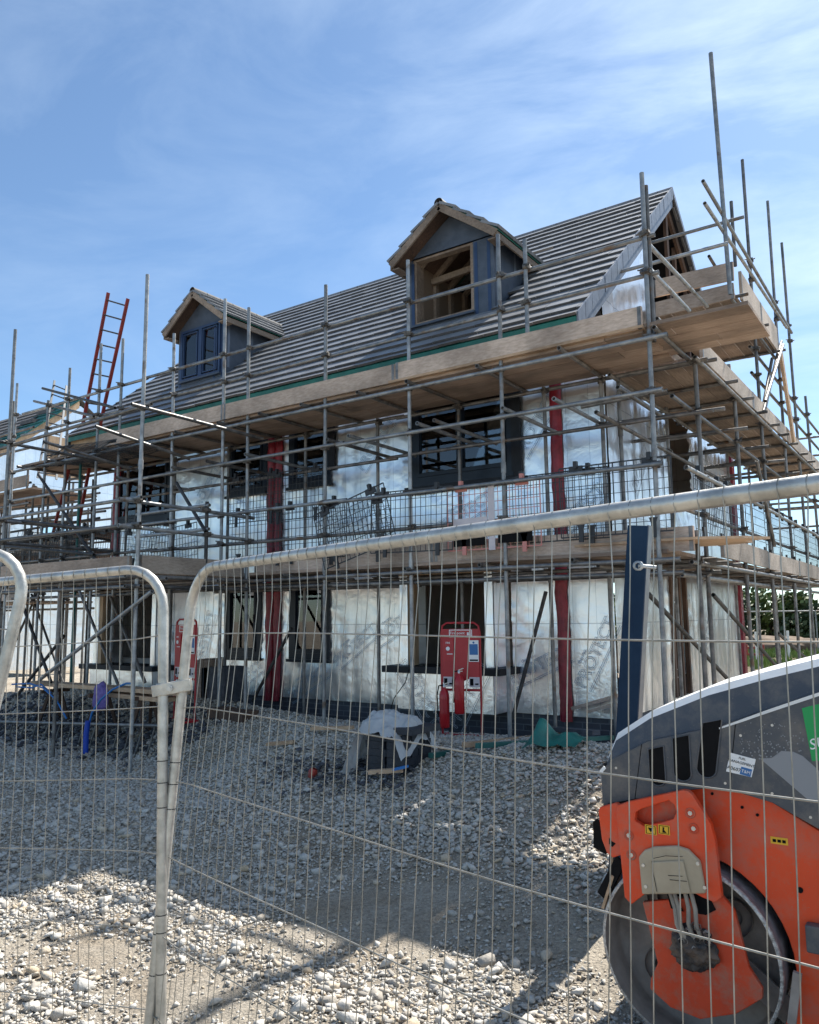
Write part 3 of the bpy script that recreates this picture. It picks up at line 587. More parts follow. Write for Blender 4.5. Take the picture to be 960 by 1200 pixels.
# dormers
def dormer(x0,x1,yf,zb,zt,xa,za,xo0,xo1,zo,yo,label,win,open_=False):
    xm=(x0+x1)/2
    f=MB();T=.05
    # front face with opening
    a,b_,c,d_=win
    gab=lambda x: zt+(za-zt-.09)*(1-abs(x-xa)/((x1-x0)/2))
    f.box((x0,yf,zb-.3),(x1,yf+T,c));f.box((x0,yf,c),(a,yf+T,d_));f.box((b_,yf,c),(x1,yf+T,d_))
    f.prism([(x0,d_),(x1,d_),(x1,zt),(xa,za-.07),(x0,zt)],yf,yf+T)
    for X,s in((x0,1),(x1,-1)):   # cheeks
        yb=YR-(ZR-zt)/TP
        f.prism([(yf+T,roofz(yf+T)-.06),(yb,zt),(yf+T,zt)],X,X+s*T,ax=0)
    D=f.build('dormer',M['lead'],house);D['label']=label
    for lx,la,lb in((x0+.04,zb-.05,zt-.05),(x1-.30,zb-.05,zt-.02),(x1-.10,zb-.05,zt-.02)):
        lp=MB();lp.box((lx,yf-.004,la),(lx+.05,yf-.001,lb));lp.build('membrane_lap',M['frame_blue'],D)
    lp=MB();lp.box((x1+.001,yf+.05,zb+.2),(x1+.005,yf+.10,zt-.03));lp.box((x1+.001,yf+.6,zb+.7),(x1+.004,yf+.66,zt-.03));lp.build('membrane_lap',M['foil_grey'],D)
    # dormer roof: two thick slopes
    t=MB();e_=MB()
    for s in(-1,1):
        xe=xo0 if s<0 else xo1
        sl=Vector((xe-xa,0,zo-za));Ls=sl.length;sl.normalize();nn=Vector((-sl.z*s,0,abs(sl.x))).normalized()
        rows=4
        for r in range(rows):
            for k in range(9):
                y0=yo+k*.29;y1=y0+.287
                A=Vector((xa,0,za))+sl*(r*Ls/rows);B=Vector((xa,0,za))+sl*((r+1)*Ls/rows+.02)
                # clip against main roof
                ymax=YR-(ZR-B.z)/TP+.12
                if y0>ymax: continue
                y1=min(y1,ymax)
                vs=[A+nn*.035,B+nn*.075,B+nn*.04,A+nn*.0]
                t.add([(v.x,y0,v.z) for v in vs]+[(v.x,y1,v.z) for v in vs],[(0,1,2,3),(7,6,5,4),(0,4,5,1),(1,5,6,2),(2,6,7,3),(3,7,4,0)])
        yb=YR-(ZR-zo)/TP
        # underlay + barge board + soffit
        A=Vector((xa,0,za));B=A+sl*Ls
        e_.add([(v.x,y,v.z) for y in(yo+.03,yb+.1) for v in (A+nn*.03,B+nn*.03,B+nn*.012,A+nn*.012)],[(0,1,2,3),(7,6,5,4),(0,4,5,1),(1,5,6,2),(2,6,7,3),(3,7,4,0)])
    dr=t.build('dormer_roof',M['tile'],D)
    e_.build('underlay',M['green'],D)
    sf=MB()
    for s in(-1,1):
        xe=(xo0 if s<0 else xo1)-s*.03;B=Vector((xe,0,zo-.02));A=Vector((xa,0,za-.02));yb=YR-(ZR-zo)/TP
        sf.add([(v.x,y,v.z) for y in(yo+.06,yb) for v in (A,B,B-Vector((0,0,.02)),A-Vector((0,0,.02)))],[(0,1,2,3),(7,6,5,4),(0,4,5,1),(1,5,6,2),(2,6,7,3),(3,7,4,0)])
    sf.build('soffit',M['darkwood'],D)
    k=yo
    rr=MB()
    while k<YR-(ZR-za)/TP: rr.lathe((xa,k,za+.01),[(0,.07),(.3,.07)],12,(0,1,0));k+=.31
    rr.build('ridge_cap',M['tile_edge'],D)
    bb=MB()
    for s in(-1,1):
        xe=xo0 if s<0 else xo1
        A=Vector((xa,yo+.02,za-.045));B=Vector((xe,yo+.02,zo-.045))
        bb.bar(A,B,.03,.10,(0,0,1))
        bb.bar(Vector((xe-s*.0,yo+.03,zo-.06)),Vector((xe,YR-(ZR-zo)/TP,zo-.06)),.025,.09)
        bb.box((xe-s*.02,yo+.035,zo-.11),(xe-s*.13,yf+.0,zo-.09))
    bb.build('barge_board',M['barge'],D)
    if not open_:
        fr=MB();w_=.045;P2=(b_-a)/2
        for k in range(2):
            p,q=a+k*P2,a+(k+1)*P2
            for A,B in(((p,c),(q,c+w_)),((p,d_-w_),(q,d_)),((p,c+w_),(p+w_,d_-w_)),((q-w_,c+w_),(q,d_-w_))): fr.box((A[0]+.001,yf-.03,A[1]),(B[0]-.001,yf+.04,B[1]))
            for A,B in(((p+.07,c+.07),(q-.07,c+.09)),((p+.07,d_-.09),(q-.07,d_-.07)),((p+.07,c+.09),(p+.09,d_-.09)),((q-.09,c+.09),(q-.07,d_-.09))): fr.box((A[0],yf-.035,A[1]),(B[0],yf+.02,B[1]))
        fr.build('window_frame',M['frame_blue'],D)
        g=MB();g.box((a+.05,yf+.0,c+.05),(b_-.05,yf+.008,d_-.05));g.build('pane',M['glass'],D)
        g=MB();g.box((a,yf+.35,c-.2),(b_,yf+.4,d_+.1));g.build('inner_lining',M['darkwood'],D)
    else:
        fr=MB();w_=.05
        for A,B in(((a,c),(b_,c+w_)),((a,d_-w_),(b_,d_)),((a,c+w_),(a+w_,d_-w_)),((b_-w_,c+w_),(b_,d_-w_))): fr.box((A[0],yf+.01,A[1]),(B[0],yf+.12,B[1]))
        y=yf+.12
        while y<11.0:
            for X in(x0+.06,x1-.11): fr.box((X,y,5.3),(X+.05,y+.09,zt-.02))
            for s in(-1,1): fr.bar((xa+s*.02,y+.05,za-.12),((x0 if s<0 else x1)-s*.08,y+.05,zt-.04),.05,.08)
            y+=.42
        fr.bar((a,yf+.5,zt-.15),(b_,yf+.5,zt-.1),.05,.09);fr.bar((x1-.1,yf+.15,5.9),(x0+.2,yf+1.5,6.9),.05,.08)
        fr.build('timber_framing',M['barge'],D)
        g=MB();g.box((x0+.05,yf+.05,5.3),(x0+.058,10.6,zt));g.box((x1-.058,yf+.05,5.3),(x1-.05,10.6,zt));g.box((x0,10.9,5.3),(x1,10.95,7.4));g.build('inner_lining',M['floor_in'],D)
    sl_=MB();sl_.box((x0-.03,yf-.05,zb-.30),(x1+.03,yf-.003,zb-.02));sl_.box((a-.02,yf-.06,c-.03),(b_+.02,yf-.004,c));sl_.build('apron_flashing',M['lead'],D)
    return D
dormer(-6.17,-4.78,8.95,5.72,6.78,-5.47,7.34,-6.31,-4.60,6.70,8.66,'dormer with an open unglazed window',(-6.10,-5.1,5.78,6.8),True)
dormer(-11.52,-10.26,9.13,5.86,6.96,-10.89,7.52,-11.68,-10.08,6.90,8.88,'dormer with a glazed double window',(-11.43,-10.37,5.97,6.93))

# second house
h2=thing('house',(-26,13.5,.2),'further house at the left edge with green roof underlay showing','house')
X2=-21.75;Y2,Z2=13.5,8.42
def r2z(y): return Z2-TP*abs(Y2-y)
w=MB();foil_wall(w,10.2,16.7,.3,8.2,X2,0,1,[(12.5,13.5,3.5,4.6)],seed=40,step=.1,topf=lambda y:r2z(y)-.1)
foil_wall(w,-32,X2,.3,5.4,10.2,1,-1,[(-24,-22.8,3.4,4.8),(-24.2,-22.8,1,2.3),(-28,-26.8,3.4,4.8),(-28,-26.8,1,2.3)],seed=44,step=.12)
w.build('wall',M['foil'],h2,fixn=False)
tl=MB();e2=MB();roof_slope(tl,e2,-32,X2-1.1,Y2,Z2,9.7,True,gauge=.35,tile_w=.6);q=tl.build('roof',M['tile_edge'],h2,fixn=False);e2.build('tile_edge',M['tile_edge'],q,fixn=False)
tl=MB();e2=MB();roof_slope(tl,e2,-32,X2+.1,Y2,Z2,17.2,False,gauge=.35,tile_w=.6);tl.build('rear_roof',M['tile_edge'],h2,fixn=False)
v=MB();v.prism([(9.7,r2z(9.7)-.02),(Y2,Z2-.02),(Y2,Z2-.06),(9.7,r2z(9.7)-.06)],-32,X2+.15,ax=0);v.build('underlay',M['green'],h2)
v=MB()
for i in range(14):
    y=9.8+i*.28;v.bar((-23.2,y,r2z(y)+.01),(X2+.2,y,r2z(y)+.01),.03,.03)
v.build('batten',M['teal'],h2)
v=MB()
for i in range(7):
    y=9.9+i*.5;v.box((-23.0,y,r2z(y)+.04),(-22.3,y+.3,r2z(y)+.16))
v.build('tile_stack',M['tile_edge'],h2)
v=MB();v.prism([(9.7,r2z(9.7)-.06),(Y2,Z2-.06),(Y2,Z2-.3),(9.7,r2z(9.7)-.3)],X2+.05,X2+.09,ax=0);v.box((X2+.02,12.6,5.9),(X2+.06,13.8,7.1));v.build('gable_boarding',M['timber'],h2)

# ------------------------------------------------------------------ scaffolds
TR=.0242
_cm=None
def coupler_mesh():
    global _cm
    if _cm: return _cm
    m=MB();m.lathe((0,0,-.03),[(0,.024),(0,.036),(.06,.036),(.06,.024)],8);m.box((-.045,-.05,-.022),(.045,-.022,.03));m.tube((.03,-.035,0),(.075,-.05,.005),.009,6);m.tube((-.03,-.04,.01),(-.07,-.055,.02),.009,6);m.box((.02,-.02,-.02),(.055,.02,.02))
    o=m.build('coupler',M['coupler']);_cm=o.data;COL.objects.unlink(o);bpy.data.objects.remove(o);return _cm
def add_coupler(parent,root,p,rz=0,s=1):
    o=bpy.data.objects.new('coupler',coupler_mesh());COL.objects.link(o);o.parent=parent;o.location=Vector(p)-Vector(root.location);o.rotation_euler=(random.uniform(-.3,.3),random.uniform(-.3,.3),rz);o.scale=(s,s,s);return o
class Scaf:
    def __init__(s,loc,label): s.r=thing('scaffold',loc,label,'scaffold')
    def t(s,p,q,name='ledger',m='galv',r=TR):
        b=MB();b.tube(p,q,r,10,True);return b.build(name,M[m],s.r)
    def pole(s,x,y,z0,z1,levels=(),lean=(0,0),m='galv',base=True):
        lx,ly=lean;p=(x,y,z0);q=(x+lx*(z1-z0),y+ly*(z1-z0),z1)
        b=MB();b.tube(p,q,TR,10,True)
        if base: b.box((x-.075,y-.075,z0-.005),(x+.075,y+.075,z0+.01))
        # spigot joint sleeve
        zz=z0+random.choice([1.9,2.9,3.6])
        if zz<z1: b.tube((x+lx*(zz-z0),y+ly*(zz-z0),zz),(x+lx*(zz-z0),y+ly*(zz-z0),zz+.12),TR*1.25,10)
        o=b.build('pole',M[m],s.r)
        for z in levels:
            if z0<z<z1: add_coupler(o,s.r,(x+lx*(z-z0),y+ly*(z-z0),z),random.uniform(-.4,.4)+random.choice([0,1.57]))
        return o
    def boards(s,x0,x1,y0,y1,z,along='x',m=None,w=.225,L=3.9):
        if along=='x':
            n=max(1,round((y1-y0)/w));w=(y1-y0)/n
            for i in range(n):
                x=x0-random.uniform(0,1.2);
                while x<x1:
                    a,b=max(x,x0),min(x+L,x1);x+=L
                    if b-a<.25: continue
                    j=random.uniform(0,.006);mb=MB();yy=y0+i*w
                    mb.bar((a+.004,yy+w/2,z+.019+j),(b-.004,yy+w/2,z+.019+random.uniform(0,.008)),w-.008,.038);mb.build('scaffold_board',M[m or 'board'],s.r)
        else:
            n=max(1,round((x1-x0)/w));w=(x1-x0)/n
            for i in range(n):
                y=y0-random.uniform(0,1.2)
                while y<y1:
                    a,b=max(y,y0),min(y+L,y1);y+=L
                    if b-a<.25: continue
                    mb=MB();xx=x0+i*w;mb.bar((xx+w/2,a+.004,z+.019+random.uniform(0,.006)),(xx+w/2,b-.004,z+.019+random.uniform(0,.008)),w-.008,.038);mb.build('scaffold_board',M[m or 'board_y'],s.r)
    def toe(s,p,q,h,m='toe',L=2.9):
        p=Vector(p);q=Vector(q);d=(q-p);n=max(1,round(d.length/L))
        for i in range(n):
            a=p+d*i/n+Vector((0,0,random.uniform(-.015,.015)));b=p+d*(i+1)/n+Vector((0,0,random.uniform(-.015,.015)))
            e=d.normalized()*.004
            mb=MB();mb.bar(a+e+Vector((0,0,h/2)),b-e+Vector((0,0,h/2)),.036,h);tb=mb.build('toe_board',M[m],s.r,bevel=.003)
            u=d.normalized()
            for c0,sg in((a,1),(b,-1)):
                mb=MB();mb.bar(c0+u*sg*.012+Vector((0,0,h/2)),c0+u*sg*.05+Vector((0,0,h/2)),.040,h+.003);mb.build('end_band',M['galv_old'],tb)
YO,YI=7.7,8.72
S=Scaf((-8.0,8.2,.25),'long tube and board scaffold with two decks along the front of the foil wrapped house')
LV=(2.17,2.72,3.13,3.87,4.43,5.13,5.55)
for px,tp,mm in((206,(207,390),'galv'),(263,(265,350),'galv'),(293,(293.5,360),'galv'),(381,(381.8,334),'galv'),(480,(478,305),'galv'),(588,(583,275),'galv'),(763,(751,203),'galv')):
    p=at(px,500,1,YO);q=at(tp[0],tp[1],1,YO)
    zg=gz(p.x,YO);S.pole(p.x,YO,zg,q.z,LV,lean=((q.x-p.x)/max(.5,q.z-p.z)*.6,0),m=mm)
p=at(757,218,1,YO+.06);S.pole(p.x+.0,YO+.055,4.4,p.z,(),m='galv_old',base=False)
for px,tp in((619,(617,280)),):
    p=at(px,411,1,YO-.03);q=at(tp[0],tp[1],1,YO-.03);S.pole(p.x,YO-.03,p.z,q.z,(5.13,5.55),base=False)
for px,tp in((112,(112,405)),(76,(80,432)),(14,(21,449)),(138,(144,397)),(52,(54,470))):
    p=at(px,560,1,YO);q=at(tp[0],tp[1],1,YO);S.pole(p.x,YO,gz(p.x,YO),q.z,LV,m='galv' if px!=112 else 'teal' and 'galv')
p=at(92,600,1,YO+.15);S.pole(p.x,YO+.15,gz(p.x,YO),4.4,(2.17,3.1),m='teal')
for px in (358,443,539,641,709,268,205,150,96,40):
    p=at(px,560,1,YI)
    S.pole(p.x,YI,gz(p.x,YI),4.46,(2.17,3.87,4.4),m='galv_old')
XE=-14.3;XC=-2.36
for z,y,m_,a,b_ in((4.43,YO-.05,'galv',XE,XC+.2),(4.43,YI+.05,'galv_old',XE,XC+.3),(3.87,YO-.05,'galv',XE,XC+.12),(3.84,YI-.05,'galv_old',XE,XC+.35),(5.55,YO+.05,'galv',XE,XC+.1),(5.13,YO+.05,'galv',XE,XC+.12),
    (3.13,YO-.05,'galv',XE,XC+.08),(2.72,YO+.05,'galv_old',XE,XC+.1),(2.17,YO-.05,'galv_old',XE,XC+.2),(2.06,YO+.05,'galv_old',XE,XC+.2),(2.17,YI-.05,'galv_old',XE,XC+.4),(2.08,YI+.05,'galv_old',-10,XC+.2)):
    x=a;cuts=[a,a+3.3+random.random(),a+7.2+random.random(),b_]
    for i in range(3):
        dz=random.uniform(-.015,.015);S.t((cuts[i]-.12*(i>0),y,z+dz),(cuts[i+1],y,z+random.uniform(-.015,.015)),'guard_rail' if z in(5.55,5.13,3.13,2.72) else 'ledger',m_)
x=XE+.3
while x<XC+.2:
    S.t((x,YO-.16,4.475),(x+random.uniform(-.06,.06),YI+.15,4.475),'transom','galv_old')
    x+=random.uniform(.75,1.05)
x=XE+.4
while x<XC:
    S.t((x,YO-.12,2.215),(x,YI+.12,2.215),'transom','galv_old');x+=random.uniform(.9,1.2)
for px in(150,215,255,300,395,420,500,520,600,660,735):
    p=at(px,520,1,YO);S.t((p.x,YO-.2,3.92),(p.x+.02,YI+.25,3.90),'transom','galv_old' if px%2 else 'galv')
S.boards(XE,-2.42,YO-.0,YI+.12,4.5);S.boards(-4.9,-1.4,YO-.02,YI+.02,4.545)
S.boards(XE,-2.3,YO+.03,YI+.1,2.245)
S.toe((XE+2.6,YO-.045,4.53),(-2.40,YO-.045,4.53),.23);S.toe((-8.05,YO+.09,2.28),(-2.05,YO+.09,2.27),.24)
# fresh edge of an upper board and ragged plywood at the lower corner
b=MB();b.bar((-5.6,YO-.03,4.548),(-2.4,YO-.03,4.55),.08,.03);b.build('scaffold_board',M['fresh'],S.r)
b=MB();pl=[(-3.4,7.9),(-1.75,7.75)];n=12
out=[(-3.3,7.78)]+[(-3.3+i*.16,7.72+random.uniform(-.02,.02)) for i in range(1,9)]+[(-1.62,7.95),(-1.45,8.2),(-1.70,8.25),(-1.66,8.5),(-2.0,8.62),(-3.3,8.6)]
b.prism(out,2.36,2.385,ax=2);o=b.build('plywood_sheet',M['fresh'],S.r)
# braces (standing on the ground between the poles)
for a,c_ in(((at(640,693,1,8.66)),(at(601,842,1,8.45))),((at(342,736,1,8.5)),(at(296,822,1,8.45))),((at(207,566,1,7.55)),(at(241,623,1,6.9))),((at(45,556,1,6.9)),(at(120,668,1,6.9)))):
    S.t(a,c_,'brace','dark_steel')
# loading bay in front
BX0,BX1,BY=-11.2,-8.1,5.9
q=at(171,321,0,BX1);S.pole(BX1,BY,gz(BX1,BY),q.z,(2.17,2.77,3.09,4.25),lean=(0,0))
q=at(16,387,1,BY);S.pole(q.x+.05,BY,gz(q.x,BY),q.z,(2.17,2.77,3.09,4.25))
BX0=q.x+.05
for x in(-9.7,):S.pole(x,BY,gz(x,BY),2.4,(2.17,),m='galv_old')
p=at(245,600,0,BX1+.02);S.pole(BX1,6.95,2.1,3.2,(2.3,2.77,3.09),m='dark_steel',base=False)
for z in(3.09,2.77):
    S.t((BX1-.05,BY-.25,z),(BX1-.05,YO+.15,z-.02),'guard_rail');S.t((BX0-.3,BY-.05,z+.03),(BX1+.1,BY-.05,z+.03),'guard_rail','galv' if z>3 else 'galv_old')
    S.t((BX0-.05,BY-.2,z),(BX0-.05,YO+.15,z),'guard_rail','galv_old')
    S.t((-9.6,6.95,z+.06),(BX1+.05,6.95,z+.06),'guard_rail')
for z,a in((4.28,-9.7),(4.24,-11.0)):
    S.t((a,6.3,z+.06),(a,YO+.25,z-.14),'ledger','galv_old')
S.t((BX0-.4,BY+.05,4.2),(BX1+.1,BY+.05,4.3),'ledger','galv_old');S.t((BX1+.05,BY-.2,4.25),(BX1+.05,YO+.2,4.22),'ledger','galv_old');S.t((BX0-.05,BY-.2,4.25),(BX0-.05,YO+.2,4.22),'ledger','galv_old')
S.t(at(50,455,1,7.9),at(135,478,1,7.0),'guard_rail','dark_steel');S.t(at(40,470,1,8.2),at(110,488,1,7.4),'guard_rail','galv_old')
for z in(2.17,2.05):
    S.t((BX0-.2,BY-.05,z),(BX1+.15,BY-.05,z),'ledger','galv_old');S.t((BX1+.05,BY-.2,z),(BX1+.05,YO,z),'ledger','galv_old')
for y in(6.1,6.9): S.t((BX0-.1,y,2.14),(BX1+.3,y,2.14),'transom','galv_old')
S.boards(BX0,BX1,BY+.05,YO-.1,2.2,w=.225);S.toe((BX1+.0,BY,2.22),(BX1+.0,YO-.08,2.22),.22,'toe_y');S.toe((BX0,BY-.02,2.22),(BX1-.1,BY-.02,2.22),.2)
S.t(at(178,693,1,BY-.1),at(46,797,1,BY-.1),'brace','galv');S.t(at(25,705,1,BY+.5),at(60,800,1,BY+.5),'brace','dark_steel');S.t(at(75,745,1,BY+.7),at(20,815,1,BY+.7),'brace','dark_steel')
S.t(at(92,690,1,7.4),at(150,830,1,7.4),'brace','galv_old');S.t(at(130,700,1,7.0),at(170,800,1,7.0),'brace','galv_old');S.t(at(0,640,1,6.5),at(110,650,1,6.5),'ledger','dark_steel')
S.t(at(0,608,1,6.2),at(125,622,1,6.2),'ledger','dark_steel')

# gable scaffold
G=Scaf((-2.7,12.5,.2),'tube and board scaffold wrapping the gable end at the right, with a raised upper platform')
GX=-2.2;GI=-3.12
LG=(2.17,2.72,3.13,3.87,4.43,5.2,5.6)
tops=[((819,500),None),((863,500),None),((888,440),(870,187)),((908,390),(898,232)),((930,440),(917,286)),((955,555),(946,467))]
gys=[]
for a,tp in tops:
    p=at(a[0],a[1],0,GX);gys.append(p.y);z1=4.5 if tp is None else at(tp[0],tp[1],0,GX).z
    G.pole(GX,p.y,gz(GX,p.y),z1,LG+(6.7,7.0),lean=(0,0 if tp is None else (at(tp[0],tp[1],0,GX).y-p.y)/max(1,z1-p.z)*.5),m='galv_old')
gys.append(gys[-1]+1.9);G.pole(GX,gys[-1],0,5.6,LG,m='galv_old')
for y in gys[:-1]: G.pole(GI,y+.1,gz(GI,y),4.5,(2.17,3.87),m='galv_old')
G.pole(-2.15,8.25,gz(-2.15,8.25),2.5,(2.17,),m='galv_old');G.pole(-2.75,8.0,gz(-2.75,8),2.3,(2.17,),m='galv_old')
p=at(856,345,0,-2.12);q=at(833,62,0,-2.12);b=MB();b.tube(p,q,TR*1.15,10,True);b.build('pole',M['galv'],G.r)
p=at(862,312,0,-2.25);q=at(857,236,0,-2.25);G.t(p,q,'puncheon','galv_old')
GE=19.6
for z,x,m_ in((4.43,GX+.05,'galv_old'),(4.43,GI-.0,'galv_old'),(3.87,GX-.05,'galv_old'),(3.84,GI+.05,'galv_old'),(3.13,GX+.05,'galv'),(2.72,GX-.05,'galv_old'),(2.17,GX+.05,'galv_old'),(2.17,GI,'galv_old'),(2.05,GX-.05,'galv_old')):
    c0=8.0 if z<4 else 8.6;cu=[c0,12.4+random.random(),16.3+random.random(),GE]
    for i in range(3): G.t((x,cu[i]-.1*(i>0),z+random.uniform(-.015,.015)),(x,cu[i+1],z+random.uniform(-.015,.015)),'guard_rail' if z in(3.13,2.72) else 'ledger',m_)
for z in(5.2,5.6): G.t((GX-.05,12.2,z),(GX-.05,GE,z),'guard_rail','galv_old')
for a,b_ in(((824,212),(928,390)),((826,238),(922,384))):
    p=at(a[0],a[1],0,GX+.05);q=at(b_[0],b_[1],0,GX+.05);G.t(p,q,'guard_rail')
p=at(832,144+6,0,-2.3)
for a in((872,254),(853,285)):
    p=at(a[0],a[1],0,-1.95);G.t(p,(p.x-1.9,p.y,p.z),'guard_rail')
p=at(755,281,1,YO);G.t(p,at(829,359,0,-2.5),'guard_rail');p=at(762,316,1,YO);G.t(p,at(808,364,0,-2.5),'guard_rail')
for a,b_,X in(((770,373),(790,392),-2.6),((831,300),(842,318),-2.6),((760,386),(776,402),-3.)):
    G.t(at(a[0],a[1],0,X),at(b_[0],b_[1],0,X),'tube_end','galv_old')
y=8.9
while y<GE:
    G.t((GI-.15,y,4.475),(GX+.2,y+random.uniform(-.05,.05),4.475),'transom','galv_old');y+=random.uniform(.8,1.1)
y=8.6
while y<GE:
    G.t((GI-.15,y,2.215),(GX+.15,y,2.215),'transom','galv_old')
    G.t((GI-.3,y+.3,3.92),(GX+.25,y+.35,3.9),'transom','galv_old')
    if y<16:G.t((GI-.4,y+.1,4.12),(GX-.3,y+.12,4.15),'transom','galv_old')
    y+=random.uniform(1.1,1.4)
G.boards(GI-.12,GX-.02,8.9,GE,4.5,'y');G.boards(GI-.1,GX-.02,8.9,GE,2.245,'y')
G.toe((GX+.045,8.9,4.5),(GX+.045,GE,4.5),.24,'toe_y');G.toe((GX+.045,9.3,2.27),(GX+.045,GE,2.27),.24,'toe_y')
# raised platform by the open gable
PZ=5.98
G.boards(GI-.2,GX+.02,10.9,14.0,PZ,'y');G.toe((GX+.05,11.3,PZ+.04),(GX+.05,14.0,PZ-.0),.42,'toe_y',L=1.6)
G.toe((GI-.15,10.95,PZ+.2),(GX+.05,10.95,PZ+.2),.26);G.toe((GI-.15,10.9,PZ-.1),(GX+.05,10.9,PZ-.1),.22);G.toe((GI-.3,10.6,4.6),(GX,10.6,4.6),.30,'board')
for y in(11.0,12.4,13.8): G.t((GI-.2,y,PZ-.03),(GX+.2,y,PZ-.03),'transom','galv_old')
G.t((GX,10.9,PZ-.08),(GX,14.4,PZ-.08),'ledger','galv_old')
# braces
for a,b_,X in(((836,697),(912,783),GX-.1),((760,696),(855,798),-2.5),((912,742),(952,778),GX-.1),((887,540),(908,640),GX+.1),((905,420),(893,485),GX),((912,412),(897,478),GX+.05),((916,400),(895,482),GX+.08),((918,404),(897,470),GX+.2)):
    G.t(at(a[0],a[1],0,X),at(b_[0],b_[1],0,X),'brace','dark_steel' if X<-2.25 else 'galv_old')
b=MB();b.bar(at(915,414,0,GX+.12),at(931,520,0,GX+.12),.16,.045,(1,0,0));b.build('leaning_plank',M['fresh'],G.r)
# tubes of the rear return
for z,y in((3.9,18.6),(4.3,18.6),(3.5,18.8),(2.2,18.8),(5.0,18.6),(5.4,18.6)):
    G.t((GI-.2,y,z),(.8,y,z),'ledger','galv_old')
for x,y in((-1.2,18.7),(-.3,18.7),(.5,18.7)): G.pole(x,y,0,5.3,(2.2,3.9),m='galv_old')

# scaffold by the further house
H=Scaf((-18,9,.2),'cluttered scaffold of tubes and stacked boards at the left edge by the further house')
for x in(-21.8,-20,-18.4,-16.8,-15.5):
    for y in(8.2,9.6): H.pole(x,y,gz(x,y),random.uniform(5.0,6.4) if y<9 else 4.6,(2.1,3.0,4.2),m='galv_old')
for z in(1.9,2.6,3.0,3.9,4.3,5.0,5.4):
    H.t((-22.3,8.15,z),(-14.6,8.15,z+.02),'ledger','galv_old')
    if z<4.5:H.t((-22.3,9.65,z),(-14.6,9.65,z),'ledger','galv_old')
for z in(2.0,4.2): H.boards(-22,-14.6,8.2,9.6,z,L=3.0,w=.28);H.toe((-22,8.1,z+.04),(-14.6,8.1,z+.04),.22)
for i in range(6): b=MB();b.bar((-19.5+random.uniform(-.2,.2),8.6,2.9+.06*i),(-16.6+random.uniform(-.2,.2),8.65,2.92+.06*i),.22,.045);b.build('stacked_board',M['board'],H.r)
for x in(-16.9,-16.1,-15.2,-14.5,-13.8):
    for y in(8.95,10.4): H.pole(x+random.uniform(-.15,.15),y,gz(x,y),random.choice([4.1,4.4,4.9]) if y<9.5 else 4.2,(2.2,2.9,3.4),m='dark_steel' if x>-15 else 'galv_old')
for z in(2.4,2.62,2.85,3.05,3.3,3.55,3.8,4.05):
    H.t((-17.6,8.9+random.uniform(-.1,.1),z),(-13.5+random.uniform(-.3,.2),8.95,z+random.uniform(-.08,.08)),'ledger','dark_steel' if random.random()<.6 else 'galv_old')
    H.t((-17.2,10.4,z+.1),(-13.6,10.35,z+.05),'ledger','galv_old')
for x in(-16.6,-15.8,-15.0,-14.2): H.t((x,8.7,3.2+random.uniform(-.3,.3)),(x+.1,10.7,3.2),'transom','dark_steel')
for z in(2.95,3.42): H.boards(-17.4,-13.7,9.0,10.3,z,L=2.4,w=.26,m='darkwood')
for i in range(7): b=MB();b.bar((-17.0+random.uniform(-.3,.3),9.05+.02*i,3.0+.055*i),(-14.4+random.uniform(-.5,.3),9.1,3.0+.055*i+random.uniform(-.02,.03)),.2,.04);b.build('stacked_board',M['toe' if i%3 else 'darkwood'],H.r)
H.toe((-17.4,8.93,2.25),(-13.6,8.93,2.25),.22,'darkwood')
for a,b_ in(((-16.8,8.85,.3),(-15.4,8.85,2.2)),((-14.2,8.85,.3),(-15.6,8.85,2.2)),((-15.0,10.3,.3),(-13.9,10.3,2.2))): H.t(a,b_,'brace','dark_steel')
for a,b_ in(((-21,8.1,.3),(-19.5,8.1,2)),((-17.2,8.1,.3),(-18.6,8.1,2)),((-16.3,8.1,.4),(-15.4,8.1,2.1))): H.t(a,b_,'brace','dark_steel')

# ------------------------------------------------------------------ brick guards
def guard(matn='guard',sign=False,label=''):
    t=thing('brick_guard',(0,0,0),label,'brick guard','black mesh brick guards hooked along the scaffold')
    b=MB();W,Hh=1.18,.74
    for i in range(17): x=-W/2+W*i/16;b.bar((x,0,0),(x,0,Hh),.0062 if i%8 else .012,.005,(0,1,0))
    for j in range(8): z=Hh*j/7;b.bar((-W/2,.001,z),(W/2,.001,z),.005 if j%7 else .010,.0062 if j%7 else .014)
    b.build('mesh',M[matn],t)
    for x in(-.4,.38):
        h=MB();h.box((x-.075,-.010,Hh-.065),(x+.075,.010,Hh+.01));h.box((x-.02,-.03,Hh-.02),(x+.02,.02,Hh+.06));h.build('hook',M[matn],t)
    for x in(-.36,.40):
        h=MB();h.prism([(x-.045,.14),(x+.045,.14),(x+.028,.09),(x+.024,-.06),(x-.024,-.06),(x-.024,.08)],-.03,-.01);h.build('clip',M[matn],t)
    if sign:
        s=MB();s.box((-.04,-.025,-.02),(.04,-.018,.72));s.box((-.50,-.025,.28),(-.05,-.02,.36));s.build('faded_panel',M['pale_sign'],t)
        s=MB();s.box((-.50,-.03,.04),(-.08,-.026,.17));s.box((.08,-.03,.05),(.5,-.026,.18));s.build('panel_mark',M['black'],t)
    return t
g0=guard(label='x');gp=guard('guard_pink',True,'salmon pink mesh guard with a faded panel, hooked on the lower deck rail');gp['category']='brick guard'
def put(o,x,y,z,rz=0,ry=0,rx=0,label=None):
    o.location=(x,y,z);o.rotation_euler=(rx,ry,rz)
    if label:o['label']=label
p=at(578,640,1,YO+.0);put(gp,p.x,YO-.0,2.40,0)
first=True
spots=[]
ords=['first','second','third','fourth','fifth','sixth','seventh','eighth','ninth']
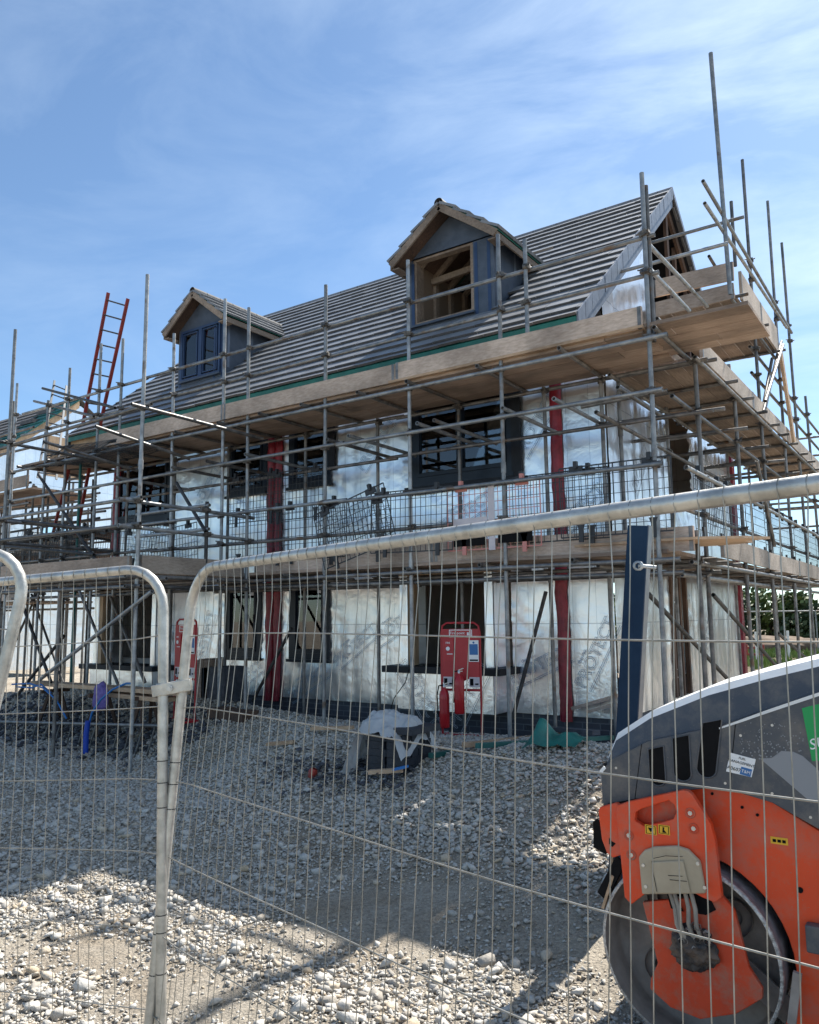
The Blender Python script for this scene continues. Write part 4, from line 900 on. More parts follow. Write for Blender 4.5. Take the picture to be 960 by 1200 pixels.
for px,ry,dz,lb in((300,0,0,'black mesh guard crossing the double red strip'),(362,0,.01,'black mesh guard just right of the double red strip'),(425,-.27,.0,'tilted black mesh guard leaning over its neighbours'),(410,0,-.03,'black mesh guard partly behind the tilted one'),(484,.02,0,'black mesh guard left of the salmon pink one'),(650,0,.02,'black mesh guard in front of the single red strip'),(722,0,.04,'black mesh guard at the right end of the front deck')):
    p=at(px,640,1,YO);spots.append((p.x,YO+.02+random.uniform(-.03,.06) if ry<.01 and ry>-.1 else YO-.06,2.42+dz,0,ry,0,lb))
for i in range(8): spots.append((GX+.02,8.95+i*1.22,2.42,1.5708,random.uniform(-.03,.03),0,f'{ords[i]} black mesh guard from the corner on the gable side lower deck'))
for i,(x,z) in enumerate(((-12.5,2.5),(-13.5,2.4),(-10.4,2.45))): spots.append((x,YO+.05,z,0,.06*i,0,['black mesh guard under the dark far left window','black mesh guard at the left end of the front deck','black mesh guard at the back of the loading bay'][i]))
spots.append((-11.9,7.35,4.30,.1,0,-1.45,'black mesh guard lying flat in the bay under the red ladder'));spots.append((-10.9,7.3,4.33,-.15,0,-1.5,'flat black mesh guard lying beside the bright tube of the bay'))
spots+=[(-12.6,7.2,4.27,.2,0,-1.35,'black mesh guard tipped over at the far left of the bay tubes'),(-11.3,6.7,4.24,-.3,0,-1.3,'black mesh guard lying nearest the camera on the bay tubes'),(-12.4,YI-.2,2.5,0,.1,0,'black mesh guard against the wall under the dark far left window'),(-10.7,YI-.2,2.45,0,-.08,0,'black mesh guard against the wall behind the loading bay'),(-13.7,8.0,2.5,.7,.12,0,'skewed black mesh guard at the left end of the lower deck')]
spots+=[(-14.4,8.8,2.5,.0,.1,0,'black mesh guard on the far left scaffold beside the red ladder foot'),(-15.6,8.8,2.45,.05,-.1,0,'black mesh guard on the far left scaffold under stacked boards'),(-16.8,8.8,2.55,0,.05,0,'leftmost black mesh guard on the far left scaffold')]
for i,(px,pz,lb) in enumerate(((300,3.15,'upper black mesh guard raised above the others by the double red strip'),(350,3.12,'upper black mesh guard under the narrow window right of the double red strip'))):
    p=at(px,570,1,YI-.1);spots.append((p.x,YI-.15,pz,0,0,0,lb))
for i,s in enumerate(spots):
    o=g0 if i==0 else copy_tree(g0)
    put(o,*s[:3],s[3],s[4],s[5],s[6])

# ------------------------------------------------------------------ ladders
def ladder(pl0,pr0,pl1,pr1,n,m,label,rm='dark_steel',w=.026):
    t=thing('ladder',pl0,label,'ladder');b=[pl0.lerp(pl1,0),pl1,pr0,pr1]
    for a,c_ in((pl0,pl1),(pr0,pr1)):
        k=MB();k.bar(a,c_,w,w*2.2,(0,1,0));k.build('stile',M[m],t)
    for i in range(n):
        f=(i+.5)/n;k=MB();k.tube(pl0.lerp(pl1,f),pr0.lerp(pr1,f),.014,8);k.build('rung',M[rm],t)
ladder(at(97,498,1,8.0),at(117,500,1,8.0),at(127,343,1,8.0),at(150,350,1,8.0),9,'ladder_red','tall red ladder rising above the roof edge at the left')
ladder(at(60,634,1,8.35),at(88,634,1,8.35),at(90,512,1,8.4),at(112,512,1,8.4),8,'ladder_red','lower red ladder between the two decks at the left, mostly hidden by tubes')
ladder(at(44,560,1,8.9),at(66,562,1,8.9),at(64,446,1,9.6),at(78,452,1,9.6),10,'alu','small grey ladder behind the red ladder',w=.02)
#@@PART4

# ------------------------------------------------------------------ site fence panels
def fence(label,tl,D,up,L,Hh=2.0,wires=.052,r=.0195,zs=(.27,.545,.82,1.09,1.36,1.63,1.9),bend=.0,seed=0,left_round=True):
    """panel hanging down from top-left corner tl, running along D, leaning by its up vector"""
    D=Vector(D).normalized();up=Vector(up).normalized();nrm=D.cross(up)   # towards the far side
    t=thing('mesh_fence',tl-up*Hh,label,'fence','galvanised mesh fence panels across the foreground')
    P=lambda s,h,o=0: tl+D*s-up*h+nrm*o
    rc=.17;pts=[P(0,Hh)]
    pts+=[P(0,.9),P(0,rc)]+[P(rc-rc*math.cos(a),rc-rc*math.sin(a)) for a in [R(x) for x in(15,30,45,60,75)]]+[P(rc,0)]
    pts+=[P(L/2,0,.004),P(L-rc,0)]+[P(L-rc+rc*math.sin(a),rc-rc*math.cos(a)) for a in [R(x) for x in(15,30,45,60,75)]]+[P(L,rc),P(L,.9),P(L,Hh)]
    b=MB();b.path(pts,r,14);b.path([P(.0,Hh-.12),P(L,Hh-.12)],r*.8,10);fr=b.build('frame',M['fence'],t)
    for s0 in(0,L):
        for h in(.75,.83,.92,1.3,1.36,1.5): q=MB();q.lathe(P(s0,h),[(0,r*1.03),(.004,r*1.03)],12,up);q.build('weld_mark',M['dark_steel'],fr)
    w=MB();n=int((L-.06)/wires);rg=random.Random(seed)
    for i in range(1,n):
        s=.03+(L-.06)*i/n;top=0
        if s<rc: top=rc-math.sqrt(max(0,rc*rc-(rc-s)**2))
        if s>L-rc: top=rc-math.sqrt(max(0,rc*rc-(s-L+rc)**2))
        ph=rg.uniform(0,6);am=rg.uniform(.001,.005)+bend*.3;sg=rg.uniform(-.006,.006)
        pt=[P(s,top-.017,r*.75),P(s,top-.006,r+.0015),P(s,top+.006,r+.0015),P(s,top+.018,r*.8)]
        for k in range(1,15):
            h=top+(Hh-top)*k/14
            of=am*math.sin(ph+h*3.1)+sg*h/2+bend*math.sin(h*2.2+s*1.3)*.5
            pt.append(P(s+of,h,.008+.006*math.sin(h*5+s*2+seed)))
        w.path(pt,.0014,5)
    for h in zs:
        pt=[];m=26
        for k in range(m+1):
            s=L*k/m;pt.append(P(s,h+.012*math.sin(s*1.7+h*3+seed)*(1 if 0<k<m else 0),-.010+.008*math.sin(s*4+h)))
        w.path(pt,.0023,6)
    w.build('wire_mesh',M['wire'],t)
    for s0 in(0,L):
        c=P(s0,Hh-.0);ft=MB()
        ft.box((c.x-.10,c.y-.34,gz(c.x,c.y)-.05),(c.x+.10,c.y+.06,max(gz(c.x,c.y)+.05,c.z)+.02));ft.build('foot_block',M['black'],t)
    return t
ZT=1.88
A0=at(300,657,2,1.857);B0=at(940,570,2,ZT);D1=(B0-A0).normalized()
lean=R(4.5);away=Vector((-D1.y,D1.x,0));
if away.y<0: away=-away
up1=Vector((0,0,1))*math.cos(lean)+away*math.sin(lean)
nn=D1.cross(up1)
d=FW+(222-480)/F*RT-(728-600)/F*UP;t_=(A0-Vector((0,0,EYE))).dot(nn)/d.dot(nn);Pp=Vector((0,0,EYE))+d*t_
TL1=A0+D1*((Pp-A0).dot(D1))
fence('leaning mesh fence panel on the right, filling the picture in front of the roller',TL1,D1,up1,3.5,seed=3,bend=.012)
# left panel: right post beside that post, running away to the left
D2=Vector((.957,.288,.05)).normalized();up2=Vector((-.04,.02,1)).normalized()
d=FW+(192-480)/F*RT-(664-600)/F*UP;t_=((Pp-Vector((0,0,EYE))).dot(FW)+.02);Pq=Vector((0,0,EYE))+d*t_
TL2=Pq-D2*3.5
up2=(up2-D2*up2.dot(D2)).normalized()
fence('upright mesh fence panel on the left, behind the nearer curved post',TL2,D2,up2,3.5,seed=8,bend=.004,wires=.056)
# near panel whose rounded corner shows at the left edge
C3=at(27,690,2,1.76);D3=Vector((-.86,-.51,0)).normalized();away3=Vector((.5,-.8,0)).normalized()
up3=(Vector((0,0,1))+Vector((RT.x,RT.y,0))*.19).normalized()
fence('nearest mesh fence panel, only its rounded corner post at the left edge',C3+up3*.13-D3*0,D3,up3,2.2,seed=5)
# clamp joining the two posts
c=thing('fence_clamp',at(203,806,1,(Pp.y+Pq.y)/2),'pressed steel clamp joining the two middle fence posts','clamp')
dcl=R(0)
a=TL1-up1*.34;bq=TL2+D2*3.5-up2*.36;up2=(up2-D2*up2.dot(D2)).normalized()
# find clamp height on each post
def on_post(o,u,py):
    best=min((abs(600-F*((o-u*h-Vector((0,0,EYE))).dot(UP))/((o-u*h-Vector((0,0,EYE))).dot(FW))-py),h) for h in [i*.005 for i in range(400)]);return o-u*best[1]
a=on_post(TL1,up1,803);bq=on_post(TL2+D2*3.5,up2,808)
b=MB();e=(a-bq).normalized();tow=Vector((FW.x,FW.y,0)).normalized()*-1
b.bar(bq-e*.035+tow*.024,a+e*.035+tow*.024,.008,.045);b.bar(bq-e*.03-tow*.024,a+e*.03-tow*.024,.008,.045)
b.lathe(a-Vector((0,0,.022)),[(0,.0235),(0,.0275),(.045,.0275),(.045,.0235)],14);b.lathe(bq-Vector((0,0,.022)),[(0,.0235),(0,.0275),(.045,.0275),(.045,.0235)],14)
b.build('clamp_plate',M['fence'],c,bevel=.002)
b=MB();mid=(a+bq)/2
b.tube(mid+tow*.05,mid-tow*.05,.007,8);b.tube(mid+tow*.045,mid+tow*.032,.013,6);b.tube(mid-tow*.045,mid-tow*.032,.013,6);b.build('bolt',M['bolt'],c)

# ------------------------------------------------------------------ road roller
RY=3.45
def rp(x,y,Y): p=at(x,y,1,Y);return (p.x,p.z)
cx_,cz_=rp(812,1118,RY);DRr=.365
cx_=(rp(707,1105,RY)[0]+rp(917,1120,RY)[0])/2;DRr=(rp(917,1120,RY)[0]-rp(707,1105,RY)[0])/2
cz_=rp(812,1012,RY)[1]-DRr
gzr=gz(cx_,RY);
roller=thing('road_roller',(cx_+1.0,RY+.45,cz_-DRr),'orange compact tandem roller with a dark grey hood, at the lower right','road roller')
WID=.92
def drum(cx):
    d=MB();n=72;Y0,Y1=RY,RY+WID
    d.lathe((cx,Y0,cz_),[(0,DRr-.012),(.0,DRr-.002),(.006,DRr),(WID-.006,DRr),(WID,DRr-.002),(WID,DRr-.014)],n,(0,1,0));D=d.build('drum',M['drum'],roller)
    i=MB();i.lathe((cx,Y0,cz_),[(.001,DRr-.012),(.14,DRr-.016),(.17,DRr-.02),(.172,.20),(.14,.17),(.14,.10),(.15,.0)],n,(0,1,0));i.build('drum_interior',M['drum_in'],D);i=MB();i.lathe((cx,Y1,cz_),[(-.001,DRr-.014),(-.15,DRr-.02),(-.16,0)],n,(0,1,0));i.build('drum_interior',M['drum_in'],D)
    r=MB();r.lathe((cx,Y0,cz_),[(-.0015,DRr-.013),(-.0015,DRr-.0035),(.004,DRr+.0012),(.012,DRr+.0008)],n,(0,1,0));r.build('worn_edge',M['rim'],D)
    for k in range(4):
        s=MB();a=R(40+90*k);c0=Vector((cx+math.cos(a)*.20,Y0+.135,cz_+math.sin(a)*.20));a2=a+.35
        s.lathe(c0,[(0,.075),(.012,.078),(.03,.07),(.03,.04),(.015,.035)],20,(0,1,0));s.build('drum_boss',M['drum_in'],D)
    return D
drum(cx_)
drum(cx_+1.72)
# body side plates (orange)
BYp=RY+.06
side=[rp(x,y,BYp) for x,y in((748,950),(800,922),(850,917),(905,940),(962,975),(1010,985))]
X9=cx_+2.1
arch=[(cx_+(DRr+.035)*math.cos(R(a)),cz_+(DRr+.035)*math.sin(R(a))) for a in range(-30,112,8)]
lowz=cz_-.20
poly=side+[(X9-.5,side[-1][1]-.02),(X9-.5,lowz),(arch[0][0]+.02,lowz)]+arch+[(side[0][0],side[0][1]-.10)]
b=MB();b.prism(poly,BYp,BYp+.03);b.prism(poly,RY+WID-.10,RY+WID-.07);ch=b.build('chassis',M['orange'],roller,bevel=.004)
b=MB();b.box((cx_-.25,BYp+.03,cz_+DRr+.02),(X9-.5,RY+WID-.1,cz_+DRr+.06));b.box((arch[0][0]+.03,BYp+.03,lowz+.02),(X9-.9,RY+WID-.1,lowz+.35));b.build('belly_plate',M['black'],roller)
# fasteners and sticker on the orange side
b=MB()
for x,y in((835,930),(870,946),(888,955)): p=at(x,y,1,BYp);b.tube((p.x,p.y-.006,p.z),(p.x,p.y,p.z),.006,8)
p=at(938,1043,1,BYp);b.tube((p.x,p.y-.006,p.z),(p.x,p.y,p.z),.011,10);b.build('bolt',M['black'],ch)
b=MB();q0=rp(903,980,BYp);q1=rp(924,991,BYp);b.box((q0[0],BYp-.002,q0[1]),(q1[0],BYp-.0005,q1[1]));o=b.build('warning_sticker',M['yellow'],ch)
b=MB();
for k in range(3): x=q0[0]+(q1[0]-q0[0])*(.12+.28*k);b.box((x,BYp-.003,q1[1]+.007),(x+(q1[0]-q0[0])*.2,BYp-.0022,q0[1]-.008))
b.build('pictogram',M['black'],o)
b=MB();q0=rp(944,1082,BYp-.03);b.box((q0[0],BYp-.05,q0[1]-.10),(q0[0]+.3,BYp,q0[1]));b.build('step',M['hood'],roller,bevel=.006)
# --- hood
HY=RY+.02
def hp(pts,Y): return [rp(x,y,Y) for x,y in pts]
lowside=hp([(706,940),(704,905),(716,890),(760,868),(845,850),(900,831),(960,811),(1010,797)],HY)
lowedge=hp([(1010,988),(960,972),(905,941),(862,928),(830,924),(800,927),(760,937),(716,957)],HY)
x1=X9-.35
poly=lowside+[(x1,lowside[-1][1]+.03),(x1,lowedge[0][1])]+lowedge
# vents: flat black plates with rims, the shade of the slots put in as colour
b=MB();b.prism(poly,HY,HY+.035);sd=b.build('hood',M['hood'],roller,bevel=.004)
def loft(mb,c0,Y0,c1,Y1):
    n=len(c0);vs=[(x,Y0,z) for x,z in c0]+[(x,Y1,z) for x,z in c1];mb.add(vs,[(i,i+1,n+i+1,n+i) for i in range(n-1)],True)
# ledge line, shoulder, crown, mirrored to the far side
def grow(c,dz,dx=0): return [(x+dx,z+dz) for x,z in c]
ledge=hp([(704,905),(716,890),(760,868),(845,850),(900,831),(960,811),(1010,797)],HY)+[(x1,lowside[-1][1]+.03)]
top=hp([(712,893),(722,868),(762,842),(830,815),(898,796),(960,781),(1010,771)],HY+.07)+[(x1,rp(1010,771,HY+.07)[1]+.05)]
led_in=[(x,z+.002) for x,z in ledge]
sh=MB();loft(sh,ledge,HY+.001,led_in,HY+.03)
mid0=[(a[0]*.5+b_[0]*.5,a[1]*.62+b_[1]*.38) for a,b_ in zip(ledge,top)]
loft(sh,led_in,HY+.03,mid0,HY+.045);loft(sh,mid0,HY+.045,top,HY+.07)
YM=RY+WID/2;YF2=RY+WID-.02
sh.build('hood_shoulder',M['hood'],roller,fixn=False)
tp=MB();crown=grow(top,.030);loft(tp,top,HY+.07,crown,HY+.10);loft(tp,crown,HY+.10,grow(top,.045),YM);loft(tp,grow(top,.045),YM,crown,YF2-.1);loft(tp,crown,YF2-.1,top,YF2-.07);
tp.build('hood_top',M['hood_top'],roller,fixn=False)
sh=MB();loft(sh,top,YF2-.07,ledge,YF2);sh.prism(poly,YF2-.03,YF2);
# nose closing face
nz=[(lowside[0][0],lowside[0][1]-.02),lowside[0],lowside[1],top[0]]
sh.add([(x,y,z) for y in(HY+.01,YF2-.01) for x,z in nz],[(0,1,5,4),(1,2,6,5),(2,3,7,6)])
sh.build('hood_rear_side',M['hood'],roller,fixn=False)
# sunlight on the ledge, painted as a white strip
st=MB();a=hp([(843,853),(870,843),(900,832),(935,820),(962,811),(1012,797)],HY-.0);u=[(x,z) for x,z in a];thk=[.006,.011,.013,.014,.014,.014]
vs=[(x,HY-.003,z-t*0.9) for (x,z),t in zip(u,thk)]+[(x,HY-.003,z+.001) for x,z in u];n=len(u)
st.add(vs,[(i,i+1,n+i+1,n+i) for i in range(n-1)]);st.build('sunlit_ledge',M['hood_top'],sd,fixn=False)
nb=MB();nb.bar(at(704,905,1,HY-.002),at(709,899,1,HY-.002),.004,.014);nb.build('nose_mark',M['white'],sd)
# vent slots
for i,(xa,ya,xb,yb,wd) in enumerate(((768,877,771,912,20),(797,864,800,906,21),(834,846,828,901,23))):
    t0=at(xa,ya,1,HY-.002);t1=at(xb,yb,1,HY-.002);wm=wd/2*(at(820,880,1,HY)-at(819,880,1,HY)).length
    vs=[];n=14
    pts=[]
    for k in range(n+1):
        a=math.pi+math.pi*k/n;pts.append((t1.x+wm*math.cos(a),t1.z+wm*.9*math.sin(a)))
    top_=[(t0.x+wm*1.05,t0.z+.012),(t0.x-wm*.9,t0.z-.006)]
    s=MB();s.prism(pts+top_,HY-.0025,HY+.0);v=s.build('vent',M['black'],sd)
    s=MB();pp=pts+top_;pp.append(pp[0]);s.path([(x,HY-.003,z) for x,z in pp],.0035,6);s.build('vent_lip',M['hood'],v)
s=MB()
for pts in([(752,872),(748,905),(744,938)],[(862,848),(858,888),(856,927)]): s.path([at(x,y,1,HY-.0005) for x,y in pts],.0016,5)
s.build('panel_gap',M['black'],sd)
for x,y in((722,900),(722,945),(742,944),(850,918),(905,930),(950,958),(868,862),(905,850)):
    p_=at(x,y,1,HY-.001);s=MB();s.tube(p_,p_+Vector((0,.004,0)),.0055,8);s.build('bolt',M['bolt'],sd)
# dotted grey decal
s=MB();Yd=HY-.0015
pl=[rp(x,y,HY) for x,y in((891,889),(905,888),(916,880),(930,881),(941,886),(962,905),(1010,950),(1010,985),(966,940),(948,938))]
s.prism(pl,Yd,HY-.0005)
rg=random.Random(5)
for i in range(120):
    u=rg.random();v=rg.random()**1.7
    x=868+75*rg.random();y=892-45*v*(1 if x>880 else .6)
    if x>932 and y>882: continue
    if y>890-(x-868)*0+0: continue
    q=rp(x,y,HY);w_=.0022+.0016*(1-v);s.prism([(q[0]-w_,q[1]),(q[0],q[1]-w_),(q[0]+w_,q[1]),(q[0],q[1]+w_)],Yd-.0004,HY-.0005)
s.build('dot_decal',M['decal'],sd)
# green hire decal
s=MB();s.prism([rp(x,y,HY) for x,y in((940,830),(1060,800),(1062,885),(952,892))],Yd-.001,HY-.0005);gd=s.build('hire_decal',M['green_decal'],sd)
s=MB();q=at(947,874,1,Yd-.0015);sc_=(at(948,870,1,HY)-at(947,870,1,HY)).length
ex=(at(960,870,1,HY)-at(946,873,1,HY)).normalized();ex.y=0;ex.normalize();ez=Vector((0,0,1))
text_geo(s,'SUNBELT',.058,frameM(q+ex*.125+Vector((0,0,.0)),ex,ez));text_geo(s,'RENTALS',.022,frameM(q+ex*.115+Vector((0,0,-.035)),ex,ez));s.build('lettering',M['white'],gd,fixn=False)
# white sticker
c4=[at(x,y,1,Yd-.001) for x,y in((856,882),(886,890),(881,911),(851,904))]
s=MB();s.prism([(p.x,p.z) for p in c4],Yd-.001,Yd-.0002);ss=s.build('fuel_sticker',M['white'],sd)
ex=(c4[1]-c4[0]).normalized();ez=(c4[0]-c4[3]);wS=(c4[1]-c4[0]).length;hS=ez.length;ez.normalize();o=c4[3]+Vector((0,-.0012,0))
s=MB();text_geo(s,'FUEL',hS*.16,frameM(o+ex*wS*.5+ez*hS*.85,ex,ez),extrude=.0003);text_geo(s,'MANAGEMENT',hS*.19,frameM(o+ex*wS*.5+ez*hS*.62,ex,ez),extrude=.0003);text_geo(s,'A0607',hS*.25,frameM(o+ex*wS*.27+ez*hS*.24,ex,ez),extrude=.0003);s.build('lettering',M['black'],ss,fixn=False)
s=MB();s.prism([((o+ex*wS*u_+ez*hS*v_).x,(o+ex*wS*u_+ez*hS*v_).z) for u_,v_ in((.53,.06),(.95,.06),(.95,.45),(.53,.45))],Yd-.0016,Yd-.001);bl=s.build('blue_label',M['blue_sign'],ss)
s=MB();text_geo(s,'T&M',hS*.22,frameM(o+ex*wS*.74+ez*hS*.25+Vector((0,-.001,0)),ex,ez),extrude=.0003);s.build('lettering',M['white'],bl,fixn=False)
# --- yoke plate carrying the drum
PY=RY-.05
up_=[rp(x,y,PY) for x,y in((722,952),(724,944),(735,940),(800,926),(806,927),(811,931),(833,966),(838,985),(846,1052),(838,1058),(823,1052),(812,1046),(756,1048),(740,1060),(732,1052))]
hole=[rp(x,y,PY) for x,y in((744,962),(745,952),(752,948),(784,938),(790,943),(793,952),(789,960),(776,964),(754,968))]
def plate_with_hole(poly,hole,Y0,Y1,name,m,parent,bev=.006):
    me_=bmesh.new()
    def ring(pts,Y): return [me_.verts.new((x,Y,z)) for x,z in pts]
    ov,hv=ring(poly,Y0),ring(hole,Y0)
    eo=[me_.edges.new((ov[i],ov[(i+1)%len(ov)])) for i in range(len(ov))]+[me_.edges.new((hv[i],hv[(i+1)%len(hv)])) for i in range(len(hv))]
    r_=bmesh.ops.triangle_fill(me_,edges=eo,use_beauty=True)
    f_=[e for e in r_['geom'] if isinstance(e,bmesh.types.BMFace)]
    ex_=bmesh.ops.extrude_face_region(me_,geom=f_);bmesh.ops.translate(me_,verts=[e for e in ex_['geom'] if isinstance(e,bmesh.types.BMVert)],vec=(0,Y1-Y0,0))
    bmesh.ops.recalc_face_normals(me_,faces=me_.faces)
    mb=MB();me_.verts.ensure_lookup_table();mb.add([v.co.copy() for v in me_.verts],[tuple(v.index for v in f.verts) for f in me_.faces]);me_.free()
    return mb.build(name,m,parent,bevel=bev)
yk=plate_with_hole(up_,hole,PY,PY+.035,'yoke_plate',M['orange'],roller,.004)
s=MB();q=[rp(x,y,PY) for x,y in((738,972),(738,942),(800,930),(800,965))];s.prism(q,PY+.05,PY+.07);s.build('yoke_back_plate',M['orange_dirty'],yk)
low_=[rp(x,y,PY+.03) for x,y in((752,1058),(845,1050),(860,1068),(877,1135),(893,1160),(893,1172),(862,1190),(820,1196),(785,1182),(761,1160),(762,1148),(770,1130))]
s=MB();s.prism(low_,PY+.04,PY+.065);s.build('yoke_lower_plate',M['orange_dirty'],roller,bevel=.004)
s=MB();s.prism([rp(x,y,PY+.02) for x,y in((779,1044),(826,1044),(838,1068),(826,1074),(815,1072),(806,1052),(790,1052),(800,1070),(785,1066))],PY+.036,PY+.039);s.build('cable_slot',M['black'],yk)
# side wing
s=MB();s.prism([rp(x,y,PY) for x,y in((699,952),(701,947),(720,942),(726,946),(727,975),(733,1000),(728,1003),(716,1007),(709,1001),(703,985))],PY+.02,PY+.05);wg=s.build('side_wing',M['orange'],roller,bevel=.006)
s=MB();s.prism([rp(x,y,PY) for x,y in((712,990),(712,983),(715,987),(720,990),(716,994))],PY+.018,PY+.02);s.build('arrow_mark',M['black'],wg)
s=MB();s.prism([rp(x,y,PY+.1) for x,y in((697,962),(702,958),(712,968),(712,1000),(698,992))],PY+.08,PY+.14);s.prism([rp(x,y,PY+.1) for x,y in((716,950),(716,940),(750,934),(750,944))],PY+.06,PY+.3);s.build('rubber_buffer',M['black'],roller)
# bolts on the plate
for x,y in((809,953),(737,979),(813,971),(740,1002)):
    p=at(x,y,1,PY);s=MB();s.lathe((p.x,PY,p.z),[(-.001,.0215),(-.003,.021),(-.003,.014),(.012,.012),(.012,0)],24,(0,1,0));rc_=s.build('bolt_recess',M['orange_dirty'],yk)
    s=MB();s.tube((p.x,PY-.004,p.z),(p.x,PY+.012,p.z),.0095,6);s.build('bolt',M['bolt'],rc_)
# warning stickers
for x in(756,771.5):
    a=at(x,966,1,PY);b_=at(x+14,979,1,PY);s=MB();s.box((a.x,PY-.002,b_.z),(b_.x,PY-.0005,a.z));o=s.build('warning_sticker',M['yellow'],yk)
    s=MB();w_,h_=b_.x-a.x,a.z-b_.z
    for u,v,u2,v2 in((.08,.08,.92,.13),(.08,.87,.92,.92),(.08,.13,.13,.87),(.87,.13,.92,.87)): s.box((a.x+w_*u,PY-.003,b_.z+h_*v),(a.x+w_*u2,PY-.0021,b_.z+h_*v2))
    if x<760: s.prism([(a.x+w_*.25,a.z-h_*.28),(a.x+w_*.75,a.z-h_*.28),(a.x+w_*.5,a.z-h_*.78)],PY-.003,PY-.0021)
    else: s.prism([(a.x+w_*.4,a.z-h_*.2),(a.x+w_*.55,a.z-h_*.25),(a.x+w_*.5,a.z-h_*.5),(a.x+w_*.72,a.z-h_*.8),(a.x+w_*.35,a.z-h_*.8)],PY-.003,PY-.0021)
    s.build('pictogram',M['black'],o)
# beige cover
cv=[(750,1003),(757,995),(769,991),(795,990),(808,994),(822,1008),(829,1046),(754,1047)]
s=MB();s.prism([rp(x,y,PY) for x,y in cv],PY-.022,PY+.0);cvo=s.build('beige_cover',M['beige'],roller,bevel=.009)
s=MB();s.prism([rp(x,y,PY) for x,y in((766,1008),(803,1006),(812,1045),(768,1045))],PY-.032,PY-.022);s.build('cover_panel',M['beige'],cvo,bevel=.006)
s=MB()
for pts in([(764,1009),(766,1025),(770,1045)],[(766,1006),(780,1003),(800,1004)],[(785,1031),(795,1032),(805,1033)],[(783,1026),(800,1027)]):
    s.path([at(x,y,1,PY-.0335) for x,y in pts],.0012,5)
s.build('scratch',M['black'],cvo)
for x,y in((754,1014),(757,1039),(818,1012),(826,1040)):
    p=at(x,y,1,PY-.022);s=MB();s.tube((p.x,PY-.026,p.z),(p.x,PY-.015,p.z),.0075,8);s.build('bolt',M['bolt'],cvo)
# hoses and gearbox
for k,(a,b_) in enumerate((((785,1045),(800,1098)),((790,1045),(804,1100)),((803,1045),(812,1098)),((810,1046),(822,1100)))):
    p=at(*a,1,PY+.01);q=at(*b_,1,PY+.0);m1=p.lerp(q,.35)+Vector((.006,-.01,0));m2=p.lerp(q,.7)+Vector((-.004,-.012,0))
    s=MB();s.path([p,m1,m2,q],.009,8);s.build('hydraulic_hose',M['hose'],roller)
s=MB();p=at(811,1115,1,PY+.0);vs=[];bm=bmesh.new();bmesh.ops.create_icosphere(bm,subdivisions=4,radius=1)
for v in bm.verts:
    d=v.co.normalized();k=1+.22*noise.noise(d*2.5)+.16*noise.noise(d*6)+.08*noise.noise(d*14);v.co=Vector((p.x+d.x*.092*k,PY+.03+d.y*.045*k,p.z+d.z*.085*k))
bm.verts.ensure_lookup_table();s.add([v.co.copy() for v in bm.verts],[tuple(v.index for v in f.verts) for f in bm.faces],False);bm.free();s.build('drum_motor',M['mud'],roller)
s=MB()
for i in range(9):
    q=at(795+RNG.uniform(0,35),1085+RNG.uniform(0,30),1,PY-.01);s.lathe((q.x,q.y-.004,q.z),[(0,.012),(.01,.016),(.02,.01)],6,(RNG.uniform(-.4,.4),1,RNG.uniform(-.4,.4)))
s.build('motor_fitting',M['drum_in'],roller)
# scraper arms
s=MB();s.bar(at(938,1180,1,RY+.1),at(921,1200,1,RY+.1),.5,.012,(0,1,0));s.bar(at(935,1140,1,RY-.01),at(928,1200,1,RY-.01),.02,.03);s.build('scraper',M['drum_in'],roller)
s=MB();s.bar(at(724,1022,1,RY+.08),at(712,1060,1,RY+.08),.012,.12,(0,1,0));s.bar(at(718,1000,1,RY+.05),at(717,1022,1,RY+.05),.012,.012);s.build('scraper',M['fresh'],roller)
s=MB();s.bar(at(728,1008,1,RY+.02),at(706,1050,1,RY+.04),.012,.05);s.build('scraper_bracket',M['black'],roller)
# operator end (right of the frame)
s=MB();s.box((x1,BYp+.03,cz_+DRr+.02),(X9-.05,YF2,cz_+DRr+.10));s.build('platform',M['black'],roller)
s=MB();s.box((X9-.55,YM-.22,cz_+DRr+.12),(X9-.1,YM+.22,cz_+DRr+.24));s.box((X9-.14,YM-.2,cz_+DRr+.2),(X9-.05,YM+.2,cz_+DRr+.62));s.build('seat',M['black'],roller,bevel=.03)
s=MB();s.path([(X9-.02,BYp+.05,cz_+DRr+.05),(X9-.02,BYp+.05,1.95),(X9-.02,YM,2.0),(X9-.02,YF2-.05,1.95),(X9-.02,YF2-.05,cz_+DRr+.05)],.03,10);s.build('roll_bar',M['hood'],roller)

# navy steel post standing behind the hood
p=at(748,616,1,4.7);q=at(735,850,1,4.7)
wv=(at(760,615,1,4.7)-at(736,615,1,4.7)).length
post=thing('steel_post',(q.x,4.7,gz(q.x,4.7)),'tall navy blue steel channel post standing behind the roller hood','post')
dirp=(p-q).normalized();foot=q-dirp*((q.z-gz(q.x,4.7))/dirp.z)
s=MB();s.bar(foot,p,wv*.98,.02,(0,1,0));s.build('web_plate',M['navy'],post)
s=MB();
for k in(-1,1): s.bar(foot+Vector((k*wv*.45,.05,0)),p+Vector((k*wv*.45,.05,0)),.008,.08,(0,1,0))
s.build('flange',M['navy_light'],post)
pp_=at(748,663,1,4.6);s=MB();s.tube(pp_,pp_+Vector((.09,.05,-.012)),.012,8);s.lathe(pp_+Vector((0,-.01,0)),[(0,.018),(0,.03),(.02,.03),(.02,.018)],16,(0,1,0));s.build('pin',M['galv'],post)

